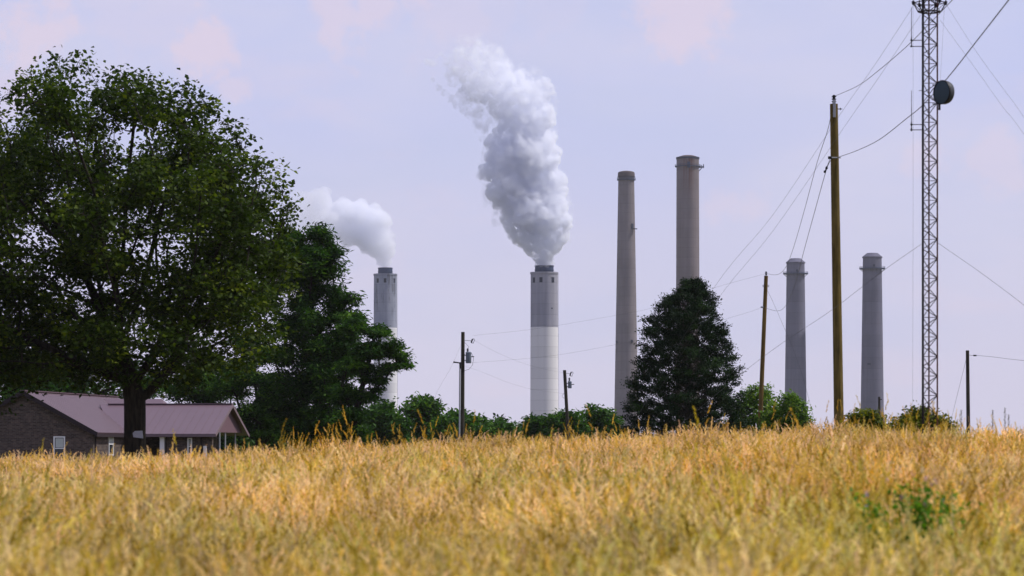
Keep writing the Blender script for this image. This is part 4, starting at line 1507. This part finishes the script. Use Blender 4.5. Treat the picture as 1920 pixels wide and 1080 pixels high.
# whip antennas
for (top, low, arms, lb) in ((14, 88, (75.5, 87), 'upper thin whip antenna on two short arms left of the lattice tower'),
                             (170, 246, (233.5, 243.5), 'lower thin whip antenna on two short arms left of the lattice tower')):
    wp = P(1709, low, dT)
    w = empty('whip_antenna', tuple(wp))
    tag(w, lb, 'antenna', 'whip antennas on the lattice tower')
    MB().tube([(0, 0, 0), (0, 0, (low - arms[0] + 6) * pmT)], .022 * kT, 6).build('mount_tube', M['tower'], w)
    MB().tube([(0, 0, (low - arms[0] + 4) * pmT), (0, 0, (low - top) * pmT)], [.016 * kT, .010 * kT], 6).build('whip', M['tower'], w)
    for ay in arms:
        z = (low - ay) * pmT
        MB().tube([(-.05 * kT, 0, z), (cxT - sT / 2 - wp.x + .03 * kT, 0, z)], .017 * kT, 6).build('arm', M['tower'], w)
        MB().box((0, 0, z), (.07 * kT, .06 * kT, .06 * kT)).build('clamp', M['black'], w)

# ------------------------------------------------------------------ wires
def wire(label, pts, r, cat='cable', group=None, name='power_line', n=40, mat=None):
    """smooth wire through (px, py, d) points"""
    ws = [P(*p) for p in pts]
    if len(ws) > 2:
        out = []
        k = len(ws)
        for i in range(k - 1):
            p0, p1, p2, p3 = ws[max(i - 1, 0)], ws[i], ws[i + 1], ws[min(i + 2, k - 1)]
            m = max(4, n // k)
            for j in range(m):
                t = j / m
                out.append(0.5 * ((2 * p1) + (p2 - p0) * t + (2 * p0 - 5 * p1 + 4 * p2 - p3) * t * t + (3 * p1 - p0 - 3 * p2 + p3) * t ** 3))
        out.append(ws[-1])
        ws = out
    c = ws[0].copy()
    o = MB().tube([w - c for w in ws], r, 5).build(name, mat or M['wire'], None, smooth=True)
    o.location = c
    tag(o, label, cat, group)
    return o


GW, GG = 'overhead power lines', 'guy wires of the lattice tower'
wire('thin line curving from the top of the thick pole past the lattice tower', [(1566, 180, 90), (1610, 160, 82), (1650, 130, 75), (1700, 87, 68), (1745, 42, 61), (1800, -15, 54)], .008, group=GW)
wire('thick cable rising from the lower bracket of the thick pole to the upper right', [(1569, 296, 89.8), (1580, 292, 88), (1610, 281, 82), (1650, 261, 75), (1700, 222, 66), (1728, 199, 61), (1775, 148, 54), (1835, 72, 46), (1895, -5, 40)], .0095, group=GW)
wire('upper of two lines dropping steeply from the thick pole to the leaning pole', [(1563, 182, 90.2), (1553, 240, 97), (1532, 305, 108), (1508, 395, 124), (1486, 470, 142), (1472, 503, 152), (1457, 515, 162), (1437, 513, 170)], .010, group=GW)
wire('lower of two lines dropping steeply from the thick pole to the leaning pole', [(1558, 300, 90.3), (1549, 320, 92), (1528, 395, 104), (1508, 468, 120), (1490, 535, 138), (1474, 572, 152), (1458, 583, 163), (1434, 577, 169.8)], .010, group=GW)
wire('long faint line from the leaning pole top across to the transformer pole', [(1436, 513, 170), (1345, 538, 174), (1240, 573, 179), (1150, 592, 184), (1000, 617, 193), (887, 629, 200)], .0045, group=GW)
wire('long faint line crossing behind the cedar at mid height', [(1430, 576, 170), (1395, 588, 172), (1290, 618, 177), (1180, 641, 182), (1080, 660, 189), (1000, 671, 194), (885, 680, 200)], .0045, group=GW)
wire('upper slack line between the two transformer poles', [(889, 638, 200), (930, 660, 209), (975, 679, 218), (1020, 692, 225), (1057, 699, 230)], .0045, group=GW)
wire('lower slack line between the two transformer poles', [(870, 686, 200), (905, 698, 208), (955, 718, 217), (1000, 730, 223), (1057, 738, 230)], .0045, group=GW)
wire('service line from the far right pole out of the picture', [(1827, 666, 200), (1860, 669, 192), (1900, 674, 184), (1960, 680, 172)], .011, group=GW)
wire('guy wire slanting from the lone pole at the far right to the ground', [(1812, 672, 200), (1795, 740, 201), (1780, 800, 202)], .010, 'guy wire', 'guy wires of wooden poles', 'guy_wire')
wire('short guy wire slanting right from the leaning brown pole', [(1437, 540, 170), (1462, 595, 171), (1500, 690, 173), (1530, 800, 176)], .007, 'guy wire', 'guy wires of wooden poles', 'guy_wire')
wire('faint guy wire left of the transformer pole', [(867, 640, 200), (845, 690, 201), (815, 745, 203), (790, 830, 205)], .004, 'guy wire', 'guy wires of wooden poles', 'guy_wire')
wire('outermost guy wire falling left from the tower bracket', [(1716,  6, 54.0), ( 1640,  122, 56.9), ( 1577,  212, 59.4), ( 1450,  402, 64.8), ( 1335,  545, 69.7), ( 1190,  790, 76.1)], 0.0028, 'guy wire', GG, 'guy_wire')
wire('second guy wire falling left, just inside the outermost one', [(1726,  28, 54.1), ( 1650,  142, 56.9), ( 1590,  228, 59.4), ( 1450,  432, 65.3), ( 1345,  562, 69.7), ( 1230,  740, 74.6)], 0.0028, 'guy wire', GG, 'guy_wire')
wire('outermost guy wire falling right from the tower bracket', [(1773,  6, 54.0), ( 1830,  96, 52.0), ( 1880,  165, 50.6), ( 1930,  235, 49.1), ( 2200,  640, 41.2)], 0.0024, 'guy wire', GG, 'guy_wire')
wire('inner guy wire falling right below the outermost one', [(1763,  38, 54.1), ( 1830,  130, 52.0), ( 1880,  200, 50.6), ( 1930,  266, 49.1), ( 2200,  660, 41.2)], 0.0024, 'guy wire', GG, 'guy_wire')
wire('left guy wire from the middle of the tower slanting down behind the poles', [(1730,  456, 54.0), ( 1650,  512, 57.4), ( 1560,  581, 61.4), ( 1470,  641, 65.8), ( 1395,  697, 69.7), ( 1270,  800, 76.6)], 0.0036, 'guy wire', GG, 'guy_wire')
wire('right guy wire from the middle of the tower slanting out of the picture', [(1758,  455, 54.0), ( 1800,  484, 52.5), ( 1840,  512, 51.1), ( 1920,  572, 48.6), ( 2080,  700, 44.2)], 0.0036, 'guy wire', GG, 'guy_wire')
wire('plumb thin vertical wire left of the tower', [(1712,  10, 54.2), ( 1712,  400, 54.2), ( 1711,  780, 54.2)], 0.0018, 'wire', 'vertical wires beside the lattice tower', 'hanging_wire')
wire('short nearly vertical wire between tower bracket and dish', [(1771,  8, 54.0), ( 1767,  80, 54.0), ( 1763,  150, 54.0)], 0.0018, 'wire', 'vertical wires beside the lattice tower', 'hanging_wire')

# ------------------------------------------------------------------ grass
def grass_material():
    m, t = material('dry_grass')
    c = t.n('ShaderNodeAttribute', attribute_name='Col', attribute_type='GEOMETRY').outputs['Color']
    tint = t.n('ShaderNodeAttribute', attribute_name='tint', attribute_type='INSTANCER').outputs['Fac']
    green = t.n('ShaderNodeAttribute', attribute_name='green', attribute_type='INSTANCER').outputs['Fac']
    f = t.math('MULTIPLY_ADD', tint, 1.08, 0.47)
    c2 = t.mix(1.0, c, t.n('ShaderNodeCombineColor', {0: f, 1: f, 2: f}).outputs[0], 'MULTIPLY')
    gold = t.n('ShaderNodeAttribute', attribute_name='gold', attribute_type='INSTANCER').outputs['Fac']
    c2 = t.mix(t.math('MULTIPLY', gold, 0.75), c2, t.mix(1.0, c2, (0.92, 0.76, 0.38), 'MULTIPLY'))
    c2 = t.mix(t.math('MULTIPLY', green, 0.75), c2, t.mix(1.0, c2, (0.70, 0.98, 0.38), 'MULTIPLY'))
    out = t.n('ShaderNodeOutputMaterial')
    d = t.n('ShaderNodeBsdfDiffuse', {'Color': c2, 'Roughness': 0.6})
    tr = t.n('ShaderNodeBsdfTranslucent', {'Color': c2})
    mx = t.n('ShaderNodeMixShader', {0: 0.45, 1: d.outputs[0], 2: tr.outputs[0]})
    t.nt.links.new(mx.outputs[0], out.inputs['Surface'])
    return m


def tuft_mesh(name, seed, mat, n_stem=12, n_blade=18, tall=1.0, heads=1.0):
    r = random.Random(seed)
    V, Fc, C = [], [], []

    def ribbon(p, d0, bend, length, w, segs, c0, c1):
        pts = []
        dv = d0.normalized()
        q = p.copy()
        pts.append(q.copy())
        for i in range(segs):
            dv = (dv + bend * (1.0 / segs) * (i + 1) / segs).normalized()
            q = q + dv * (length / segs)
            pts.append(q.copy())
        side = Vector((r.gauss(0, 1), r.gauss(0, 1), 0)).normalized()
        b = len(V)
        for i, pp in enumerate(pts):
            f = i / segs
            ww = w * (1 - f * .75)
            V.append(tuple(pp - side * ww / 2)); V.append(tuple(pp + side * ww / 2))
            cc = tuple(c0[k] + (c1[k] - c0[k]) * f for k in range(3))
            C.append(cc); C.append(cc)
        for i in range(segs):
            Fc.append((b + 2 * i, b + 2 * i + 1, b + 2 * i + 3, b + 2 * i + 2))
        return pts, dv

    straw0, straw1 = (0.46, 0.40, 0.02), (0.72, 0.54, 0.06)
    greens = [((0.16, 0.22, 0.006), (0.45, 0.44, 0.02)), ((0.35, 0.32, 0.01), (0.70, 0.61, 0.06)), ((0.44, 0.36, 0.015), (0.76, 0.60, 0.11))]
    hc = [(0.86, 0.61, 0.31), (0.79, 0.54, 0.15), (0.89, 0.65, 0.36), (0.66, 0.43, 0.06), (0.88, 0.59, 0.34), (0.44, 0.27, 0.035)]
    for i in range(n_blade):
        a = r.uniform(0, 6.283)
        p = Vector((math.cos(a), math.sin(a), 0)) * r.uniform(0, .15)
        out = Vector((math.cos(a) * .45 + r.gauss(0, .25), math.sin(a) * .45 + r.gauss(0, .25), 1))
        g = r.choice(greens)
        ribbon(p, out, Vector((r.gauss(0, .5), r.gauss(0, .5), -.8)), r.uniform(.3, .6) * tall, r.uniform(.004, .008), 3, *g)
    for i in range(n_stem):
        a = r.uniform(0, 6.283)
        p = Vector((math.cos(a), math.sin(a), 0)) * r.uniform(0, .15)
        out = Vector((r.gauss(-.05, .14), r.gauss(0, .14), 1))
        h = r.uniform(.48, .78) * tall
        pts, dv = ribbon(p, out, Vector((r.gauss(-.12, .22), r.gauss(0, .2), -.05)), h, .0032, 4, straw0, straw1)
        if r.random() > heads:
            continue
        # seed head: short spikelets round the bending tip
        col = r.choice(hc)
        hl = r.uniform(.13, .24)
        nod = Vector((r.gauss(-.45, .45), r.gauss(0, .4), -.55))
        q = pts[-1].copy()
        dd = dv.copy()
        spread = r.uniform(.12, .5)
        nsp = 15
        for k in range(nsp):
            dd = (dd + nod * (.9 / nsp)).normalized()
            q = q + dd * (hl / nsp)
            fr = 1.05 - max(0, k / nsp - .25) * 1.0
            sv = Vector((r.gauss(0, 1), r.gauss(0, 1), r.gauss(0, .4)))
            sv = (sv - dd * sv.dot(dd)).normalized()
            tip = (dd + sv * spread).normalized()
            ln = r.uniform(.025, .047) * fr
            wv = tip.cross(Vector((r.gauss(0, 1), r.gauss(0, 1), r.gauss(0, 1)))).normalized() * r.uniform(.005, .0095)
            b = len(V)
            s0 = q + sv * .003
            for vv in (s0, s0 + tip * ln * .5 + wv, s0 + tip * ln, s0 + tip * ln * .5 - wv):
                V.append(tuple(vv))
                j = r.uniform(.85, 1.15)
                C.append(tuple(c * j for c in col))
            Fc.append((b, b + 1, b + 2, b + 3))
    me = bpy.data.meshes.new(name)
    me.from_pydata(V, [], Fc)
    ca = me.color_attributes.new('Col', 'FLOAT_COLOR', 'POINT')
    ca.data.foreach_set('color', np.array([(*c, 1.0) for c in C], dtype=np.float32).ravel())
    me.materials.append(mat)
    return me


def scatter_field():
    mat = grass_material()
    src = bpy.data.collections.new('tuft_sources')
    k = 0
    for i in range(7):
        src.objects.link(bpy.data.objects.new('tuft_%02d' % k, tuft_mesh('tuft', 200 + i, mat))); k += 1
    for i in range(2):      # green, blade-rich
        src.objects.link(bpy.data.objects.new('tuft_%02d' % k, tuft_mesh('tuft', 230 + i, mat, 6, 40, .9, .8))); k += 1
    src.objects.link(bpy.data.objects.new('tuft_%02d' % k, tuft_mesh('tuft', 240, mat, 4, 6, 1.42, 1.0))); k += 1     # a few tall stalks
    nprng = np.random.default_rng(5)
    # nearer is sampled as densely as further; a wedge a little wider than the picture
    ny = 46000
    y = nprng.uniform(8.5, 62, ny)
    x = nprng.uniform(-1, 1, ny) * 16
    keep = np.abs(x) < 1.9 + y * .215
    dens = np.interp(y, [8, 30, 48, 62], [1, .85, .8, .35])
    keep &= nprng.uniform(0, 1, ny) < dens
    vx = P(1712, 955, 18.4).x
    keep &= ~((((x - vx + .05) / .46) ** 2 + ((y - 17.9) / .9) ** 2 < 1) & (nprng.uniform(0, 1, ny) < .66))
    x, y = x[keep], y[keep]
    n = len(x)
    nz = lambda s, ox: np.array([mnoise.noise(Vector((a * s, b * s * .6, ox))) for a, b in zip(x, y)])
    green = np.clip(nz(.35, 0) * 1.2 + nz(1.5, 3) * .9 + .10, 0, 1)
    green = np.clip(green + np.interp(y, [9, 20, 40], [.36, .18, -.06]), 0, 1)
    gold = np.clip(nz(.22, 9) * 1.3 + nz(.9, 5) * .6 + np.interp(y, [14, 34, 46], [-.2, -.05, .2]) + np.interp(x, [2, 8], [0, .3]), 0, 1)
    tint = np.clip(nprng.normal(.5, .17, n) + nz(.8, 14) * .5 + nz(.28, 31) * .2, 0, 1)
    sc = np.clip(.90 + nprng.normal(0, .09, n) + nz(.5, 20) * .22, .6, 1.25)
    idx = nprng.integers(0, 7, n)
    u = nprng.uniform(0, 1, n)
    idx = np.where(u < .15 + green * .5, 7 + nprng.integers(0, 2, n), idx)
    px = 960 + F * x / y
    tl = (u > .985) & ((px > 480) | (y < 34))
    tl |= (u > .93) & (y > 38) & (y < 50) & (px > 520) & (px < 880)
    tl |= (u > .955) & (y > 36) & (y < 50) & (px > 1560)
    idx = np.where(tl, 9, idx)
    rot = np.stack([nprng.normal(0, .07, n), nprng.normal(-.05, .07, n), nprng.uniform(0, 6.283, n)], 1)
    co = np.stack([x, y, ground_np(x, y) - .01], 1)
    me = bpy.data.meshes.new('dry_grass')
    me.vertices.add(n)
    me.vertices.foreach_set('co', co.astype(np.float32).ravel())
    for nm, ty, arr, key in (('tint', 'FLOAT', tint, 'value'), ('green', 'FLOAT', green, 'value'), ('gold', 'FLOAT', gold, 'value'), ('size', 'FLOAT', sc, 'value'),
                             ('pick', 'INT', idx, 'value'), ('turn', 'FLOAT_VECTOR', rot, 'vector')):
        a = me.attributes.new(nm, ty, 'POINT')
        a.data.foreach_set(key, np.ascontiguousarray(arr, dtype=np.int32 if ty == 'INT' else np.float32).ravel())
    o = link(bpy.data.objects.new('dry_grass', me))
    tag(o, 'tall ripe straw coloured grass covering the field', 'grass', kind='stuff')
    ng = bpy.data.node_groups.new('scatter_tufts', 'GeometryNodeTree')
    ng.interface.new_socket('Geometry', in_out='INPUT', socket_type='NodeSocketGeometry')
    ng.interface.new_socket('Geometry', in_out='OUTPUT', socket_type='NodeSocketGeometry')
    g = NT(ng)
    gi, go = g.n('NodeGroupInput'), g.n('NodeGroupOutput')
    ci = g.n('GeometryNodeCollectionInfo')
    ci.inputs['Collection'].default_value = src
    ci.inputs['Separate Children'].default_value = True
    ci.inputs['Reset Children'].default_value = True
    na = lambda nm, ty: g.n('GeometryNodeInputNamedAttribute', {'Name': nm}, data_type=ty).outputs[0]
    er = g.n('FunctionNodeEulerToRotation', {0: na('turn', 'FLOAT_VECTOR')}).outputs[0]
    ip = g.n('GeometryNodeInstanceOnPoints', {'Points': gi.outputs[0], 'Instance': ci.outputs[0], 'Pick Instance': True, 'Instance Index': na('pick', 'INT'), 'Rotation': er, 'Scale': na('size', 'FLOAT')})
    ng.links.new(ip.outputs[0], go.inputs[0])
    md = o.modifiers.new('scatter', 'NODES')
    md.node_group = ng
    print('tufts', n)


scatter_field()

# ------------------------------------------------------------------ vetch clump with small purple flowers
def vetch():
    r = random.Random(77)
    nprng = np.random.default_rng(78)
    d = 18.4
    c = P(1720, 955, d)
    zg = gz(c.x, d)
    e = empty('vetch_plant', (c.x, d, zg))
    tag(e, 'bright green leafy weed clump with small purple flowers in the grass', 'plant')
    st = MB()
    cen = []
    tips = []
    for i in range(85):
        a = r.uniform(0, 6.283)
        rad = abs(r.gauss(0, .17))
        bx, by = math.cos(a) * rad, math.sin(a) * rad
        h = r.uniform(.55, 1.0) * (1 - rad * .4)
        tx, ty = bx * 1.5 + r.gauss(0, .06), by * 1.5 + r.gauss(0, .06)
        pts = [Vector((bx, by, 0)), Vector(((bx + tx) / 2, (by + ty) / 2, h * .6)), Vector((tx, ty, h))]
        st.tube(pts, [.004, .003, .0015], 4, cap=False)
        tips.append(pts[-1])
        for k in range(44):
            f = r.uniform(.2, 1)
            q = pts[0].lerp(pts[1], f * 2) if f < .5 else pts[1].lerp(pts[2], f * 2 - 1)
            cen.append(tuple(q + Vector((r.gauss(0, .028), r.gauss(0, .028), r.gauss(0, .02)))))
    gm = mat_leaf('vetch_leaf', (0.04, 0.12, 0.006), (0.09, 0.22, 0.012), (0.18, 0.33, 0.02))
    o = st.build('stems', gm, e)
    o['kind'] = 'stuff'
    co, fc = leaf_arrays(np.array(cen), .055, nprng, .4, .5, .1)
    o = np_mesh('leaves', co, fc, gm, e, tone=np.repeat(nprng.uniform(0, 1, len(cen)), 4))
    o['kind'] = 'stuff'
    pm = mat_plain('vetch_flower', (0.34, 0.22, 0.42), .6, .25, 40)
    fl = MB()
    for k in range(14):
        a = k * 2.4
        z = k * .0032
        v = Vector((math.cos(a), math.sin(a), .35))
        fl.add([Vector((0, 0, z)), v * .011 + Vector((-v.y * .006, v.x * .006, z)), v * .02 + Vector((0, 0, z)), v * .011 + Vector((v.y * .006, -v.x * .006, z))], [(0, 1, 2, 3)])
    spots = [(1728, 887), (1735, 903), (1757, 907), (1735, 951), (1688, 938), (1626, 932), (1625, 957), (1685, 880), (1803, 910), (1766, 942), (1715, 893), (1745, 915), (1660, 905)]
    first = None
    for i, (px, py) in enumerate(spots):
        dd = d - .25 + r.uniform(-.25, .2)
        q = P(px, py, dd) - Vector((c.x, d, zg))
        if first is None:
            first = fl.build('flower', pm, e)
            f_ = first
        else:
            f_ = first.copy()
            COL.objects.link(f_)
            f_.parent = e
        f_.location = q
        f_.scale = (.75,) * 3
        f_.rotation_euler = (r.gauss(0, .3), r.gauss(0, .3), r.uniform(0, 6))
        sk = MB().tube([(0, 0, 0), (r.gauss(0, .02), r.gauss(0, .02), -.22)], .002, 4, cap=False).build('flower_stalk', gm, f_)


vetch()


# ------------------------------------------------------------------ tall weeds standing over the grass at the far right
def weeds():
    first = None
    for (px, top, lb) in ((1861, 768, 'thin weed spike standing alone right of the lone dark pole'), (1884, 764, 'taller of two close weed spikes near the right picture edge'),
                          (1891, 777, 'shorter of two close weed spikes near the right picture edge'), (1802, 768, 'thin weed spike just left of the lone dark pole')):
        d = 45.0
        tp = P(px, top, d)
        zg = gz(tp.x, d)
        if first is None:
            h = 1.25
            e = empty('weed_stalk', (tp.x, d, tp.z - h))
            wm = mat_plain('weed_green', (0.10, 0.10, 0.05), .8)
            MB().tube([(0, 0, -.3), (.01, 0, h * .6), (0, 0, h)], [.006, .004, .002], 5).build('stem', M['wire'], e)
            mb = MB()
            r = random.Random(4)
            for k in range(46):
                z = h - .02 - k * .0065
                a = r.uniform(0, 6.28)
                v = Vector((math.cos(a), math.sin(a), 1.2)) * r.uniform(.018, .032)
                w = Vector((-math.sin(a), math.cos(a), 0)) * .006
                q = Vector((0, 0, z))
                mb.add([q, q + v * .5 + w, q + v, q + v * .5 - w], [(0, 1, 2, 3)])
            o = mb.build('seed_spike', wm, e)
            o['kind'] = 'stuff'
            first = e
        else:
            e = first.copy()
            COL.objects.link(e)
            e.location = (tp.x, d, tp.z - 1.25)
            for ch in list(first.children):
                c = ch.copy()
                COL.objects.link(c)
                c.parent = e
        tag(e, lb, 'weed', 'weed spikes above the grass')


weeds()
